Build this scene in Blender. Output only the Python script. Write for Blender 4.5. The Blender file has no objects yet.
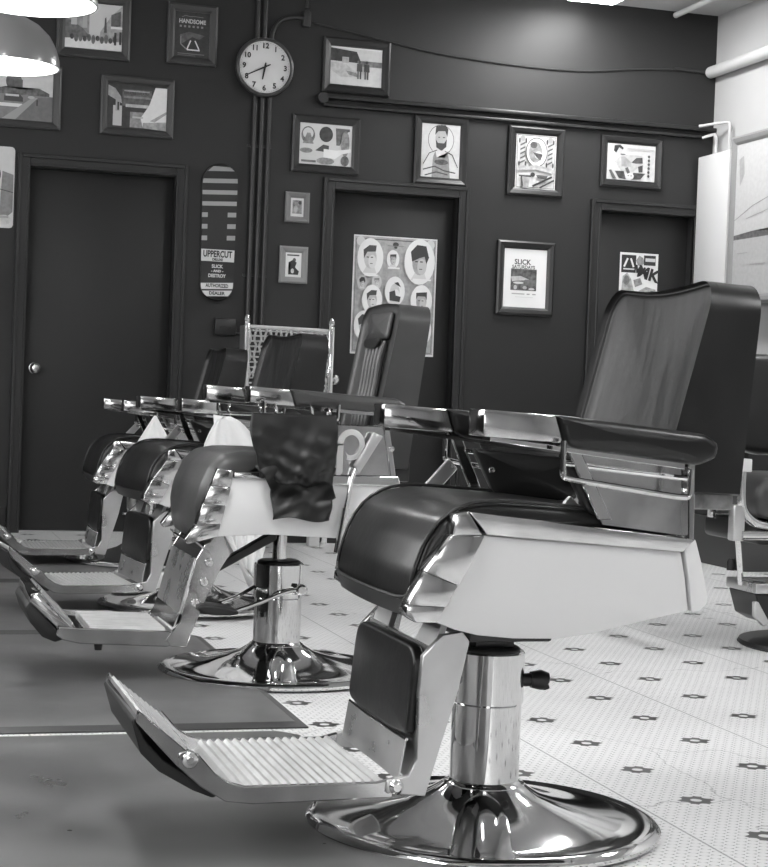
import bpy, bmesh, math, random
from mathutils import Vector, Matrix
PI = math.pi
rnd = random.Random(7)
sc = bpy.context.scene
C = sc.collection

# ------------------------------------------------------------------ materials
def gmat(name, g, rough=.5, metal=0., coat=0., spec=.5, sheen=0.):
    m = bpy.data.materials.new(name); m.use_nodes = True
    b = m.node_tree.nodes['Principled BSDF']
    b.inputs['Base Color'].default_value = (g, g, g, 1)
    b.inputs['Roughness'].default_value = rough
    b.inputs['Metallic'].default_value = metal
    b.inputs['Coat Weight'].default_value = coat
    b.inputs['Coat Roughness'].default_value = .12
    b.inputs['Specular IOR Level'].default_value = spec
    return m

def N(m, t, **kw):
    n = m.node_tree.nodes.new(t)
    for k, v in kw.items(): setattr(n, k, v)
    return n
def L(m, a, b): m.node_tree.links.new(a, b)
def bsdf(m): return m.node_tree.nodes['Principled BSDF']

def vary(m, g0, g1, scale=6, stretch=(1, 1, 1), r0=None, r1=None, bump=0., bscale=80, detail=4):
    """noise driven colour, roughness and bump in object space"""
    tc = N(m, 'ShaderNodeTexCoord'); mp = N(m, 'ShaderNodeMapping'); mp.inputs['Scale'].default_value = stretch
    L(m, tc.outputs['Object'], mp.inputs['Vector'])
    no = N(m, 'ShaderNodeTexNoise'); no.inputs['Scale'].default_value = scale; no.inputs['Detail'].default_value = detail
    L(m, mp.outputs['Vector'], no.inputs['Vector'])
    b = bsdf(m)
    def rng(a, c, sock, col=False):
        mr = N(m, 'ShaderNodeMapRange'); mr.interpolation_type = 'SMOOTHSTEP'; mr.inputs['From Min'].default_value = .2; mr.inputs['From Max'].default_value = .8
        mr.inputs['To Min'].default_value = a; mr.inputs['To Max'].default_value = c
        L(m, no.outputs['Fac'], mr.inputs['Value']); L(m, mr.outputs['Result'], sock)
    rng(g0, g1, b.inputs['Base Color'])
    if r0 is not None: rng(r0, r1, b.inputs['Roughness'])
    if bump:
        n2 = N(m, 'ShaderNodeTexNoise'); n2.inputs['Scale'].default_value = bscale; n2.inputs['Detail'].default_value = 3
        L(m, tc.outputs['Object'], n2.inputs['Vector'])
        bp = N(m, 'ShaderNodeBump'); bp.inputs['Strength'].default_value = bump; bp.inputs['Distance'].default_value = .004
        L(m, n2.outputs['Fac'], bp.inputs['Height']); L(m, bp.outputs['Normal'], b.inputs['Normal'])
    return m

M = {}
M['wall'] = vary(gmat('charcoal_wall_paint', .02, .45, spec=.35), .0185, .023, 1.5, r0=.40, r1=.52, bump=.05, bscale=14)
M['door'] = vary(gmat('black_door_paint', .016, .42, spec=.35), .014, .017, 2, r0=.38, r1=.48, bump=.04, bscale=12)
M['casing'] = gmat('charcoal_trim_paint', .02, .34, spec=.4)
M['white_wall'] = vary(gmat('pale_wall_paint', .45, .6), .4, .46, 1.2)
M['ceiling'] = vary(gmat('ceiling_paint', .5, .7), .48, .54, 2)
M['white_paint'] = gmat('white_gloss_paint', .56, .4)
M['pipe_white'] = gmat('white_pipe_paint', .5, .5)
M['pipe_black'] = gmat('dark_pipe_paint', .026, .4)
M['leather'] = vary(gmat('black_vinyl', .01, .3, coat=.1, spec=.42), .006, .010, 5, r0=.27, r1=.38, bump=.10, bscale=60)
M['leather_back'] = vary(gmat('black_vinyl_worn_back', .01, .38, spec=.45), .007, .018, 6, (1, 8, .6), r0=.26, r1=.50, bump=.06, bscale=50)
M['leather_grey'] = vary(gmat('dark_grey_vinyl', .04, .42, spec=.6), .036, .052, 6, r0=.30, r1=.42, bump=.08, bscale=60)
M['piping'] = gmat('black_piping', .008, .38)
M['chrome'] = vary(gmat('chrome', .72, .07, 1.), .62, .74, 7, r0=.04, r1=.11)
M['chrome_base'] = vary(gmat('polished_base_chrome', .7, .05, 1.), .6, .76, 4, r0=.03, r1=.09)
M['alu'] = vary(gmat('brushed_aluminium', .62, .3, .9), .52, .64, 9, r0=.24, r1=.36)
M['cast'] = vary(gmat('cast_aluminium', .6, .4, .55), .55, .68, 20, r0=.3, r1=.45)
M['worn'] = vary(gmat('pitted_chrome', .6, .12, 1.), .5, .68, 14, r0=.07, r1=.2, bump=.02, bscale=30, detail=6)
M['enamel'] = gmat('white_enamel', .7, .3, coat=.3)
M['darkmetal'] = gmat('dark_metal', .05, .4, .8)
M['tarnish'] = vary(gmat('tarnished_metal', .2, .4, .7), .1, .3, 30)
M['rubber'] = gmat('black_rubber', .014, .5)
M['mat'] = vary(gmat('grey_floor_mat', .1, .4), .075, .135, 3.5, r0=.26, r1=.45, bump=.06, bscale=9)
M['mat_edge'] = gmat('floor_mat_bevel', .05, .4)
M['cloth_black'] = gmat('black_cape_satin', .008, .42, spec=.45)
M['cloth_white'] = gmat('white_cape_cotton', .78, .8)
M['frame_black'] = gmat('black_frame_wood', .018, .3)
M['frame_dark'] = gmat('charcoal_frame_with_haze', .045, .4)  # dark frame tone, lightened with the lamp haze over the left pictures
M['frame_grey'] = gmat('grey_frame_wood', .16, .5)
M['frame_silver'] = gmat('silver_grey_frame', .22, .4)
M['clock_face'] = gmat('clock_face', .62, .4)
M['black'] = gmat('black_gloss', .012, .3)
M['lamp_out'] = gmat('dark_lamp_enamel', .18, .3, coat=.5)
M['lamp_in'] = gmat('white_lamp_inside', .9, .4)
M['steel'] = gmat('brass_knob_metal', .75, .18, 1.)
M['counter_grey'] = gmat('grey_kick_panel', .05, .5)
M['wicker'] = vary(gmat('pale_woven_strap', .45, .5), .4, .55, 30)
def emis(name, g, s):
    m = bpy.data.materials.new(name); m.use_nodes = True
    b = bsdf(m); b.inputs['Base Color'].default_value = (g, g, g, 1)
    b.inputs['Emission Color'].default_value = (1, 1, 1, 1); b.inputs['Emission Strength'].default_value = s
    return m
M['tube_light'] = emis('fluorescent_diffuser', .9, 26)
M['bulb'] = emis('lit_bulb', .9, 80)
M['daylight'] = emis('daylight_window', .9, 2.8)
M['daylight_dim'] = emis('shaded_window', .9, 1.6)
INK = {}
def ink(g, noisy=0):
    g = g if g < .15 else min(.76, .15 + (g - .15) * 1.22)
    k = (round(g, 2), noisy)
    if k not in INK:
        m = gmat('print_grey_%d' % int(g * 100), g, .35)
        if noisy: vary(m, max(g - noisy, .005), g + noisy, 38, detail=6)
        INK[k] = m
    return INK[k]

# floor: inch hex mosaic with dark flowers
def floor_mat():
    m = gmat('hex_mosaic_tile', .7, .3)
    nt = m.node_tree
    def mth(op, a, b=None, c=None):
        n = N(m, 'ShaderNodeMath', operation=op)
        for i, v in enumerate((a, b, c)):
            if v is None: continue
            if isinstance(v, (int, float)): n.inputs[i].default_value = v
            else: L(m, v, n.inputs[i])
        return n.outputs[0]
    geo = N(m, 'ShaderNodeNewGeometry'); sp = N(m, 'ShaderNodeSeparateXYZ'); L(m, geo.outputs['Position'], sp.inputs[0])
    SX, SY = .294, .293
    X = mth('SUBTRACT', sp.outputs['X'], 1.99); Y = mth('SUBTRACT', sp.outputs['Y'], 4.146)
    dx = SX / 12; dy = SY / 14
    u = mth('DIVIDE', X, dx); v = mth('DIVIDE', Y, 2 * dy)
    def near(off):
        cu = mth('ADD', mth('ROUND', mth('SUBTRACT', u, off)), off)
        cv = mth('ADD', mth('ROUND', mth('SUBTRACT', v, off)), off)
        ex = mth('SUBTRACT', u, cu); ey = mth('MULTIPLY', mth('SUBTRACT', v, cv), 1.732)
        return cu, cv, mth('SQRT', mth('ADD', mth('MULTIPLY', ex, ex), mth('MULTIPLY', ey, ey)))
    a = near(0.); b = near(.5)
    useb = mth('LESS_THAN', b[2], a[2]); 
    def mix(p, q): return mth('ADD', mth('MULTIPLY', p, mth('SUBTRACT', 1., useb)), mth('MULTIPLY', q, useb))
    cu = mix(a[0], b[0]); cv = mix(a[1], b[1]); dm = mth('MINIMUM', a[2], b[2])
    corner = mth('GREATER_THAN', dm, .500)
    edge = mth('LESS_THAN', mth('ABSOLUTE', mth('SUBTRACT', a[2], b[2])), .05)
    # flower around lattice point
    fx = mth('SUBTRACT', cu, mth('MULTIPLY', mth('ROUND', mth('DIVIDE', cu, 12.)), 12.))
    fy = mth('MULTIPLY', mth('SUBTRACT', cv, mth('MULTIPLY', mth('ROUND', mth('DIVIDE', cv, 7.)), 7.)), 1.732)
    fd = mth('SQRT', mth('ADD', mth('MULTIPLY', fx, fx), mth('MULTIPLY', fy, fy)))
    ring_ = mth('LESS_THAN', fd, 1.2)
    gx = mth('ABSOLUTE', mth('SUBTRACT', u, mth('MULTIPLY', mth('ROUND', mth('DIVIDE', u, 12.)), 12.)))
    gy = mth('ABSOLUTE', mth('MULTIPLY', mth('SUBTRACT', v, mth('MULTIPLY', mth('ROUND', mth('DIVIDE', v, 7.)), 7.)), 1.732))
    tip = mth('LESS_THAN', mth('ADD', gy, mth('MULTIPLY', gx, .55)), 1.02)
    flower = mth('MULTIPLY', mth('GREATER_THAN', fd, .5), mth('MAXIMUM', ring_, tip))
    # sheet joints
    jx = mth('ABSOLUTE', mth('SUBTRACT', mth('FRACT', mth('DIVIDE', mth('ADD', X, SX / 2 + SX * 20), SX * 2)), .5))
    joint = mth('LESS_THAN', mth('MULTIPLY', jx, SX * 2), .0025)
    no = N(m, 'ShaderNodeTexNoise'); no.inputs['Scale'].default_value = 1.6; no.inputs['Detail'].default_value = 6
    L(m, geo.outputs['Position'], no.inputs['Vector'])
    base = mth('ADD', mth('MULTIPLY', no.outputs['Fac'], .3), .62)
    g = mth('SUBTRACT', base, mth('MULTIPLY', mth('MAXIMUM', corner, mth('MULTIPLY', joint, .8)), .55))
    g = mth('SUBTRACT', g, mth('MULTIPLY', edge, .07))
    # grimy cracks
    n2 = N(m, 'ShaderNodeTexVoronoi', feature='DISTANCE_TO_EDGE'); n2.inputs['Scale'].default_value = 1.1
    nw = N(m, 'ShaderNodeTexNoise'); nw.inputs['Scale'].default_value = 8.; L(m, geo.outputs['Position'], nw.inputs['Vector'])
    va = N(m, 'ShaderNodeVectorMath', operation='ADD'); vm = N(m, 'ShaderNodeVectorMath', operation='SCALE'); vm.inputs['Scale'].default_value = .12
    L(m, nw.outputs['Color'], vm.inputs[0]); L(m, geo.outputs['Position'], va.inputs[0]); L(m, vm.outputs[0], va.inputs[1]); L(m, va.outputs[0], n2.inputs['Vector'])
    crack = mth('LESS_THAN', n2.outputs['Distance'], .0022)
    g = mth('SUBTRACT', g, mth('MULTIPLY', crack, .25))
    g = mth('ADD', mth('MULTIPLY', g, mth('SUBTRACT', 1., flower)), mth('MULTIPLY', flower, .03))
    L(m, g, bsdf(m).inputs['Base Color'])
    bp = N(m, 'ShaderNodeBump'); bp.inputs['Strength'].default_value = .25; bp.inputs['Distance'].default_value = .002
    L(m, no.outputs['Fac'], bp.inputs['Height']); L(m, bp.outputs['Normal'], bsdf(m).inputs['Normal'])
    return m
M['floor'] = floor_mat()

# ------------------------------------------------------------------ mesh helpers
def obj(name, bm, mat, parent=None, smooth=True, angle=32, loc=None):
    bmesh.ops.remove_doubles(bm, verts=bm.verts, dist=1e-6)
    bmesh.ops.recalc_face_normals(bm, faces=bm.faces)
    me = bpy.data.meshes.new(name); bm.to_mesh(me); bm.free()
    for x in (mat if isinstance(mat, (list, tuple)) else [mat]): me.materials.append(x)
    o = bpy.data.objects.new(name, me); C.objects.link(o)
    if smooth:
        for p in me.polygons: p.use_smooth = True
        me.set_sharp_from_angle(angle=math.radians(angle))
    if parent: o.parent = parent
    if loc: o.location = loc
    return o

def thing(name, label, cat, loc=(0, 0, 0), rotz=0, group=None):
    o = bpy.data.objects.new(name, None); C.objects.link(o); o.empty_display_size = .1
    o.location = loc; o.rotation_euler = (0, 0, rotz); o['label'] = label; o['category'] = cat
    if group: o['group'] = group
    return o
def tag(o, label, cat, group=None):
    o['label'] = label; o['category'] = cat
    if group: o['group'] = group
    return o
def struct(name, bm, mat, parent=None, **k):
    o = obj(name, bm, mat, parent, **k)
    if not parent: o['kind'] = 'structure'
    return o

def bevel_all(bm, r, seg=2, minang=25):
    if r <= 0: return
    bm.normal_update()
    es = [e for e in bm.edges if len(e.link_faces) == 2 and e.calc_face_angle(0) > math.radians(minang)]
    bmesh.ops.bevel(bm, geom=es, offset=r, segments=seg, affect='EDGES', profile=.5, clamp_overlap=True)

def merge(dst, src):
    me = bpy.data.meshes.new('t'); src.to_mesh(me); src.free(); dst.from_mesh(me); bpy.data.meshes.remove(me)

def box(x0, x1, y0, y1, z0, z1, r=0., seg=2, bm=None):
    b = bmesh.new()
    vs = [b.verts.new((x, y, z)) for x in (x0, x1) for y in (y0, y1) for z in (z0, z1)]
    for f in ((0, 1, 3, 2), (4, 6, 7, 5), (0, 4, 5, 1), (2, 3, 7, 6), (0, 2, 6, 4), (1, 5, 7, 3)): b.faces.new([vs[i] for i in f])
    bmesh.ops.recalc_face_normals(b, faces=b.faces)
    bevel_all(b, r, seg)
    if bm is None: return b
    merge(bm, b); return bm

def prism(poly, c0, c1, mp, r=0., seg=2, bm=None):
    """polygon (a,b) extruded along c from c0 to c1; mp(a,b,c)->xyz"""
    b = bmesh.new()
    A = [b.verts.new(mp(p[0], p[1], c0)) for p in poly]; B = [b.verts.new(mp(p[0], p[1], c1)) for p in poly]
    n = len(poly)
    b.faces.new(A); b.faces.new(B[::-1])
    for i in range(n): b.faces.new((A[i], B[i], B[(i + 1) % n], A[(i + 1) % n]))
    bmesh.ops.recalc_face_normals(b, faces=b.faces)
    bevel_all(b, r, seg)
    if bm is None: return b
    merge(bm, b); return bm

def lathe(prof, seg=48, center=(0, 0, 0), bm=None, axis='z', mp=None):
    b = bmesh.new(); rings = []
    for r, z in prof:
        ring = []
        for i in range(seg):
            a = 2 * PI * i / seg; p = (r * math.cos(a), r * math.sin(a), z)
            if axis == 'y': p = (p[0], p[2], p[1])
            if axis == 'x': p = (p[2], p[0], p[1])
            ring.append(b.verts.new((p[0] + center[0], p[1] + center[1], p[2] + center[2])) if r > 1e-6 else None)
        if r <= 1e-6:
            p = (0, 0, z)
            if axis == 'y': p = (0, z, 0)
            if axis == 'x': p = (z, 0, 0)
            v = b.verts.new((p[0] + center[0], p[1] + center[1], p[2] + center[2])); ring = [v] * seg
        rings.append(ring)
    for A, B in zip(rings, rings[1:]):
        for i in range(seg):
            q = [A[i], A[(i + 1) % seg], B[(i + 1) % seg], B[i]]; u = []
            for v in q:
                if v not in u: u.append(v)
            if len(u) > 2: b.faces.new(u)
    if bm is None: return b
    merge(bm, b); return bm

def tube(pts, r, seg=10, bm=None, closed=False):
    b = bmesh.new(); P = [Vector(p) for p in pts]; n = len(P); rings = []
    up = None
    for i in range(n):
        if closed: t = (P[(i + 1) % n] - P[i - 1]).normalized()
        else: t = (P[min(i + 1, n - 1)] - P[max(i - 1, 0)]).normalized()
        if up is None: up = t.orthogonal().normalized()
        up = (up - t * up.dot(t)).normalized(); s = t.cross(up)
        rr = r[i] if isinstance(r, (list, tuple)) else r
        rings.append([b.verts.new(P[i] + rr * (math.cos(2 * PI * k / seg) * up + math.sin(2 * PI * k / seg) * s)) for k in range(seg)])
    m = n if closed else n - 1
    for i in range(m):
        A = rings[i]; B = rings[(i + 1) % n]
        for k in range(seg): b.faces.new((A[k], A[(k + 1) % seg], B[(k + 1) % seg], B[k]))
    if not closed: b.faces.new(rings[0][::-1]); b.faces.new(rings[-1])
    if bm is None: return b
    merge(bm, b); return bm

def smooth_path(pts, it=2):
    P = [Vector(p) for p in pts]
    for _ in range(it):
        Q = [P[0]]
        for a, c in zip(P, P[1:]): Q += [a * .75 + c * .25, a * .25 + c * .75]
        Q.append(P[-1]); P = Q
    return P

def resample(poly, n, closed=True):
    P = [Vector(p) for p in poly]
    if closed: P.append(P[0])
    d = [0]
    for a, c in zip(P, P[1:]): d.append(d[-1] + (c - a).length)
    out = []; j = 0
    for i in range(n):
        s = d[-1] * i / (n if closed else n - 1)
        while j < len(d) - 2 and d[j + 1] < s: j += 1
        t = (s - d[j]) / max(d[j + 1] - d[j], 1e-9); out.append(P[j].lerp(P[j + 1], min(t, 1)))
    return out

def chaikin(poly, it=2):
    P = [Vector((p[0], p[1], 0)) for p in poly]
    for _ in range(it):
        Q = []
        for i in range(len(P)):
            a, c = P[i], P[(i + 1) % len(P)]; Q += [a * .75 + c * .25, a * .25 + c * .75]
        P = Q
    return [(p.x, p.y) for p in P]

def pillow(poly, c0, c1, r, mp, crown0=0., crown1=0., n=64, rings=5, rs=4, rnd_it=2, flat=False):
    """cushion: closed outline (a,b) extruded c0..c1 with rounded rims and crowned caps"""
    if rnd_it: poly = chaikin(poly, rnd_it)
    P = resample([(p[0], p[1], 0) for p in poly], n)
    area = sum(P[i].x * P[(i + 1) % n].y - P[(i + 1) % n].x * P[i].y for i in range(n))
    sgn = 1 if area > 0 else -1
    nor = []
    for i in range(n):
        t = P[(i + 1) % n] - P[i - 1]; nor.append(Vector((t.y, -t.x, 0)).normalized() * sgn)
    cen = sum(P, Vector()) / n
    b = bmesh.new(); R = []
    def ring(scale, inset, c): 
        R.append([b.verts.new(mp(*(cen + (P[i] - nor[i] * inset - cen) * scale).xy, c)) for i in range(n)])
    s = 1 if c1 > c0 else -1
    if not flat:
        for k in range(rings): 
            q = (k + .6) / (rings + .0)
            if q < .98: ring(q, r, c0 - s * crown0 * (1 - q * q))
    for k in range(rs + 1):
        a = PI / 2 * k / rs; ring(1, r * (1 - math.sin(a)), c0 + s * r * (1 - math.cos(a)))
    for k in range(rs + 1):
        a = PI / 2 * k / rs; ring(1, r * (1 - math.cos(a)), c1 - s * r * (1 - math.sin(a)))
    if not flat:
        for k in reversed(range(rings)):
            q = (k + .6) / rings
            if q < .98: ring(q, r, c1 + s * crown1 * (1 - q * q))
    for A, B in zip(R, R[1:]):
        for i in range(n): b.faces.new((A[i], A[(i + 1) % n], B[(i + 1) % n], B[i]))
    f1 = b.faces.new(R[0][::-1]); f2 = b.faces.new(R[-1])
    bmesh.ops.triangulate(b, faces=[f1, f2])
    return b

def surf(fn, nu, nv, thick=0., two=False):
    """grid surface fn(s,t) -> xyz, optionally thickened"""
    b = bmesh.new()
    G = [[b.verts.new(fn(i / nu, j / nv)) for j in range(nv + 1)] for i in range(nu + 1)]
    for i in range(nu):
        for j in range(nv): b.faces.new((G[i][j], G[i + 1][j], G[i + 1][j + 1], G[i][j + 1]))
    bmesh.ops.recalc_face_normals(b, faces=b.faces)
    if thick: bmesh.ops.solidify(b, geom=b.faces[:], thickness=thick)
    return b

def ellipse(cx, cy, rx, ry, n=24, a0=0, a1=2 * PI):
    return [(cx + rx * math.cos(a0 + (a1 - a0) * i / n), cy + ry * math.sin(a0 + (a1 - a0) * i / n)) for i in range(n)]

def text_bm(s, size, align='CENTER', bold=0., width=None, squeeze=1.):
    cu = bpy.data.curves.new('t', 'FONT'); cu.body = s; cu.size = size; cu.align_x = align; cu.align_y = 'CENTER'; cu.offset = bold
    cu.resolution_u = 3
    o = bpy.data.objects.new('t', cu); C.objects.link(o); bpy.context.view_layer.update()
    me = bpy.data.meshes.new_from_object(o.evaluated_get(bpy.context.evaluated_depsgraph_get()))
    b = bmesh.new(); b.from_mesh(me); bpy.data.objects.remove(o); bpy.data.curves.remove(cu); bpy.data.meshes.remove(me)
    if width and b.verts:
        xs = [v.co.x for v in b.verts]; w = max(xs) - min(xs); mx = (max(xs) + min(xs)) / 2
        for v in b.verts: v.co.x = (v.co.x - mx) * width / w
    return b

class Art:
    """flat print of w x h metres, drawn with shapes in 0..1 coordinates, y down; becomes one mesh"""
    def __init__(s, w, h, bg, noisy=0, corner=0.):
        s.w, s.h, s.bm, s.mats, s.lay = w, h, bmesh.new(), [], 0
        if corner:
            P = []
            for (cx, cy, a) in ((1 - corner / w, 1 - corner / h, 0), (corner / w, 1 - corner / h, PI / 2), (corner / w, corner / h, PI), (1 - corner / w, corner / h, 1.5 * PI)):
                P += [(cx + corner / w * math.cos(a + PI / 2 * k / 6), cy + corner / h * math.sin(a + PI / 2 * k / 6)) for k in range(7)]
            s.poly(P, bg, noisy)
        else: s.poly([(0, 0), (1, 0), (1, 1), (0, 1)], bg, noisy)
    def mi(s, g, noisy):
        m = ink(g, noisy)
        if m not in s.mats: s.mats.append(m)
        return s.mats.index(m)
    def pt(s, x, y): return ((x - .5) * s.w, -.0003 * s.lay, (.5 - y) * s.h)
    def poly(s, P, g, noisy=0):
        i = s.mi(g, noisy); f = s.bm.faces.new([s.bm.verts.new(s.pt(*p)) for p in P]); f.material_index = i
        bmesh.ops.triangulate(s.bm, faces=[f]); s.lay += 1; return s
    def rect(s, x0, y0, x1, y1, g, noisy=0): return s.poly([(x0, y0), (x1, y0), (x1, y1), (x0, y1)], g, noisy)
    def ell(s, cx, cy, rx, ry, g, noisy=0, n=24): return s.poly(ellipse(cx, cy, rx, ry, n), g, noisy)
    def line(s, P, wd, g):
        for (x0, y0), (x1, y1) in zip(P, P[1:]):
            dx, dy = (x1 - x0) * s.w, (y1 - y0) * s.h; l = math.hypot(dx, dy) or 1; nx, ny = -dy / l * wd / 2 / s.w, dx / l * wd / 2 / s.h
            s.poly([(x0 + nx, y0 + ny), (x1 + nx, y1 + ny), (x1 - nx, y1 - ny), (x0 - nx, y0 - ny)], g)
        return s
    def text(s, t, cx, cy, size, g, bold=0., width=None, rot=0, xs=1.):
        b = text_bm(t, size, bold=bold, width=width); i = s.mi(g, 0)
        c, q = math.cos(rot), math.sin(rot)
        for v in b.verts:
            x, y = v.co.x * xs, v.co.y; v.co = ((cx - .5) * s.w + x * c - y * q, -.0003 * s.lay, (.5 - cy) * s.h + x * q + y * c)
        for f in b.faces: f.material_index = i
        merge(s.bm, b); s.lay += 1; return s
    def done(s, name, parent=None, loc=None):
        bm = s.bm; me = bpy.data.meshes.new(name)
        for f in bm.faces:
            f.normal_update()
            if f.normal.y > 0: f.normal_flip()
        bm.to_mesh(me); bm.free()
        for m in s.mats: me.materials.append(m)
        o = bpy.data.objects.new(name, me); C.objects.link(o)
        if parent: o.parent = parent
        if loc: o.location = loc
        return o

# ------------------------------------------------------------------ room
XR, YB, ZC = 4.874, 9.53, 3.22
XL, YF = -1.9, -4.2
struct('floor', box(XL, XR + .0, YF, YB + .12, -.1, 0), M['floor'])
struct('ceiling', box(XL, XR, YF, YB + .12, ZC, ZC + .1), M['ceiling'])
# back wall with three door openings
D1 = (.772, 1.574, 2.003); D2 = (2.488, 3.24, 1.995); D3 = (4.144, 4.76, 1.985)
bw = bmesh.new(); xs = XL
for (a, b_, h) in (D1, D2, D3):
    box(xs, a, YB, YB + .12, 0, ZC, bm=bw); box(a, b_, YB, YB + .12, h, ZC, bm=bw); xs = b_
box(xs, XR, YB, YB + .12, 0, ZC, bm=bw)
struct('wall_back', bw, M['wall'])
struct('wall_right', box(XR, XR + .1, YF, YB + .12, 0, ZC), M['white_wall'])
struct('wall_left', box(XL - .1, XL, YF, YB + .12, 0, ZC), M['wall'])
fw = bmesh.new()
W1 = (-1.6, 1.0)
box(XL, W1[0], YF - .1, YF, 0, ZC, bm=fw); box(W1[1], XR, YF - .1, YF, 0, ZC, bm=fw)
for w in (W1,): box(w[0], w[1], YF - .1, YF, 0, .6, bm=fw); box(w[0], w[1], YF - .1, YF, 2.6, ZC, bm=fw)
struct('wall_front', fw, gmat('front_wall_paint', .62, .6))
for i, y in enumerate((1.0, 3.6, 6.2)):
    p = struct('window_%d' % (i + 2), box(XL - .02, XL + .01, y, y + 2.3, 1.35, 2.75), M['daylight'])
    f = bmesh.new()
    for yy in (y - .06, y + 1.12, y + 2.3): box(XL - .02, XL + .05, yy, yy + .06, 1.29, 2.81, bm=f)
    for z in (1.29, 2.75): box(XL - .02, XL + .05, y, y + 2.3, z, z + .06, bm=f)
    struct('window_frame', f, M['black'], p)
for i, w in enumerate((W1,)):
    p = struct('window_%d' % (i + 1), box(w[0], w[1], YF - .07, YF - .05, .6, 2.6), M['daylight_dim'])
    f = bmesh.new()
    for x in (w[0], (w[0] + w[1]) / 2 - .03, w[1] - .06): box(x, x + .06, YF - .05, YF + .02, .6, 2.6, bm=f)
    for z in (.6, 2.54): box(w[0], w[1], YF - .05, YF + .02, z, z + .06, bm=f)
    struct('window_frame', f, M['black'], p)

def door(n, d, knob_x, rails=None):
    a, b_, h = d
    t = struct('door_%d' % n, box(a + .004, b_ - .004, YB + .06, YB + .1, .008, h - .004, .003), M['door'])
    c = bmesh.new(); w, pr = .062, .022
    # stepped casing: outer band and inner band
    for (o0, o1, p) in ((0, w, pr), (w - .018, w + .004, pr + .012), (.0, .014, pr + .006)):
        box(a - o1, a - o0, YB - p, YB, 0, h + o1, .003, 1, bm=c)
        if b_ + o1 < XR: box(b_ + o0, b_ + o1, YB - p, YB, 0, h + o1, .003, 1, bm=c)
        box(a - o0, b_ + o0, YB - p, YB, h + o0, h + o1, .003, 1, bm=c)
    # jamb lining
    box(a, a + .003, YB, YB + .11, 0, h, bm=c); box(b_ - .003, b_, YB, YB + .11, 0, h, bm=c); box(a, b_, YB, YB + .11, h - .003, h, bm=c)
    struct('door_casing', c, M['casing'], t)
    if knob_x:
        k = lathe([(0, -.075), (.018, -.073), (.028, -.062), (.03, -.05), (.024, -.038), (.012, -.03), (.011, -.01), (.03, -.008), (.033, 0), (0, 0)], 24, (knob_x, YB + .06, .905), axis='y')
        struct('door_knob', k, M['steel'], t)
    return t
door(1, D1, .835); door(2, D2, 2.535); door(3, D3, None)
# baseboards between doors
for i, (a, b_) in enumerate(((XL, D1[0] - .07), (D1[1] + .07, D2[0] - .07), (D2[1] + .07, D3[0] - .07))):
    struct('baseboard_back' if i == 0 else 'baseboard_back.%03d' % i, box(a, b_, YB - .018, YB, 0, .14, .004), M['casing'])
# picture rail along the wall (double moulding)
r = bmesh.new()
box(2.40, XR, YB - .05, YB, 2.505, 2.53, .006, bm=r); box(2.40, XR - .09, YB - .035, YB, 2.462, 2.482, .006, bm=r)
lathe([(0, -.06), (.03, -.06), (.034, -.03), (.03, 0), (0, 0)], 20, (2.39, YB, 2.505), axis='y', bm=r)
struct('trim_1', r, M['casing'])

# conduits on the wall
t = thing('wall_conduit', 'three dark painted conduit pipes running down the wall behind the round clock', 'pipe', (2.045, YB, 0))
for x, z0 in ((-.042, 1.2), (0, 1.2), (.042, 1.2)):
    b = tube([(x, -.022, z0), (x, -.022, 2.95), (x, -.022, ZC)], .0125, 12)
    if x > 0: b.free(); b = tube(smooth_path([(x, -.022, z0), (x, -.022, 2.78), (x + .0, -.022, 2.86), (x + .05, -.022, 2.93), (x + .13, -.022, 2.95), (x + .19, -.022, 2.945)]), .0125, 12)
    obj('pipe', b, M['pipe_black'], t)
for z in (1.47, 2.2): obj('clamp', box(-.075, .065, -.012, 0, z, z + .014), M['pipe_black'], t)
jb = thing('junction_box', 'small dark junction box at the end of the curved conduit above the clock', 'electrical box', (2.285, YB, 2.94))
obj('housing', box(-.022, .022, -.035, 0, -.04, .05, .006), M['pipe_black'], jb)
obj('stub', tube([(0, -.025, .065), (0, -.025, ZC - 2.94)], .01, 10), M['pipe_black'], jb)
# sagging cable from box to the right
cab = tube(smooth_path([(2.33, YB - .012, 2.93), (2.777, YB - .008, 2.865), (3.095, YB - .008, 2.82), (3.595, YB - .008, 2.795), (4.0, YB - .008, 2.80), (4.367, YB - .008, 2.853), (4.62, YB - .01, 2.868)]), .005, 6)
tag(obj('wall_cable', cab, M['pipe_black']), 'thin black cable sagging across the top of the dark wall', 'cable')
# thick white pipe on the right wall
t = thing('wall_pipe', 'thick white painted pipe running high along the pale right wall', 'pipe', (XR - .045, 0, 2.868))
obj('pipe', tube([(0, YB - .02, 0), (0, 4.0, 0)], .036, 20), M['pipe_white'], t)
obj('thin_section', tube([(0, YB - .012, 0), (-.24, YB - .012, .004)], .01, 10), M['pipe_black'], t)
for y in (8.3, 5.6): obj('bracket', box(-.012, .07, y - .015, y + .015, -.055, -.035), M['pipe_white'], t)
# small elbow pipes above the white board
t = thing('elbow_pipe', 'small white elbow pipes dropping into the tall white board by the corner', 'pipe', (4.80, 9.47, 2.36))
obj('pipe', tube(smooth_path([(-.03, 0, .10), (.02, -.03, .12), (.03, -.05, .12), (.035, -.06, .09), (.035, -.06, -.02)], 1), .009, 10), M['pipe_white'], t)
obj('pipe', tube(smooth_path([(-.05, .0, .17), (.02, -.18, .175), (.04, -.21, .17), (.04, -.22, .14), (.04, -.22, -.02)], 1), .009, 10), M['pipe_white'], t)
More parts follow.
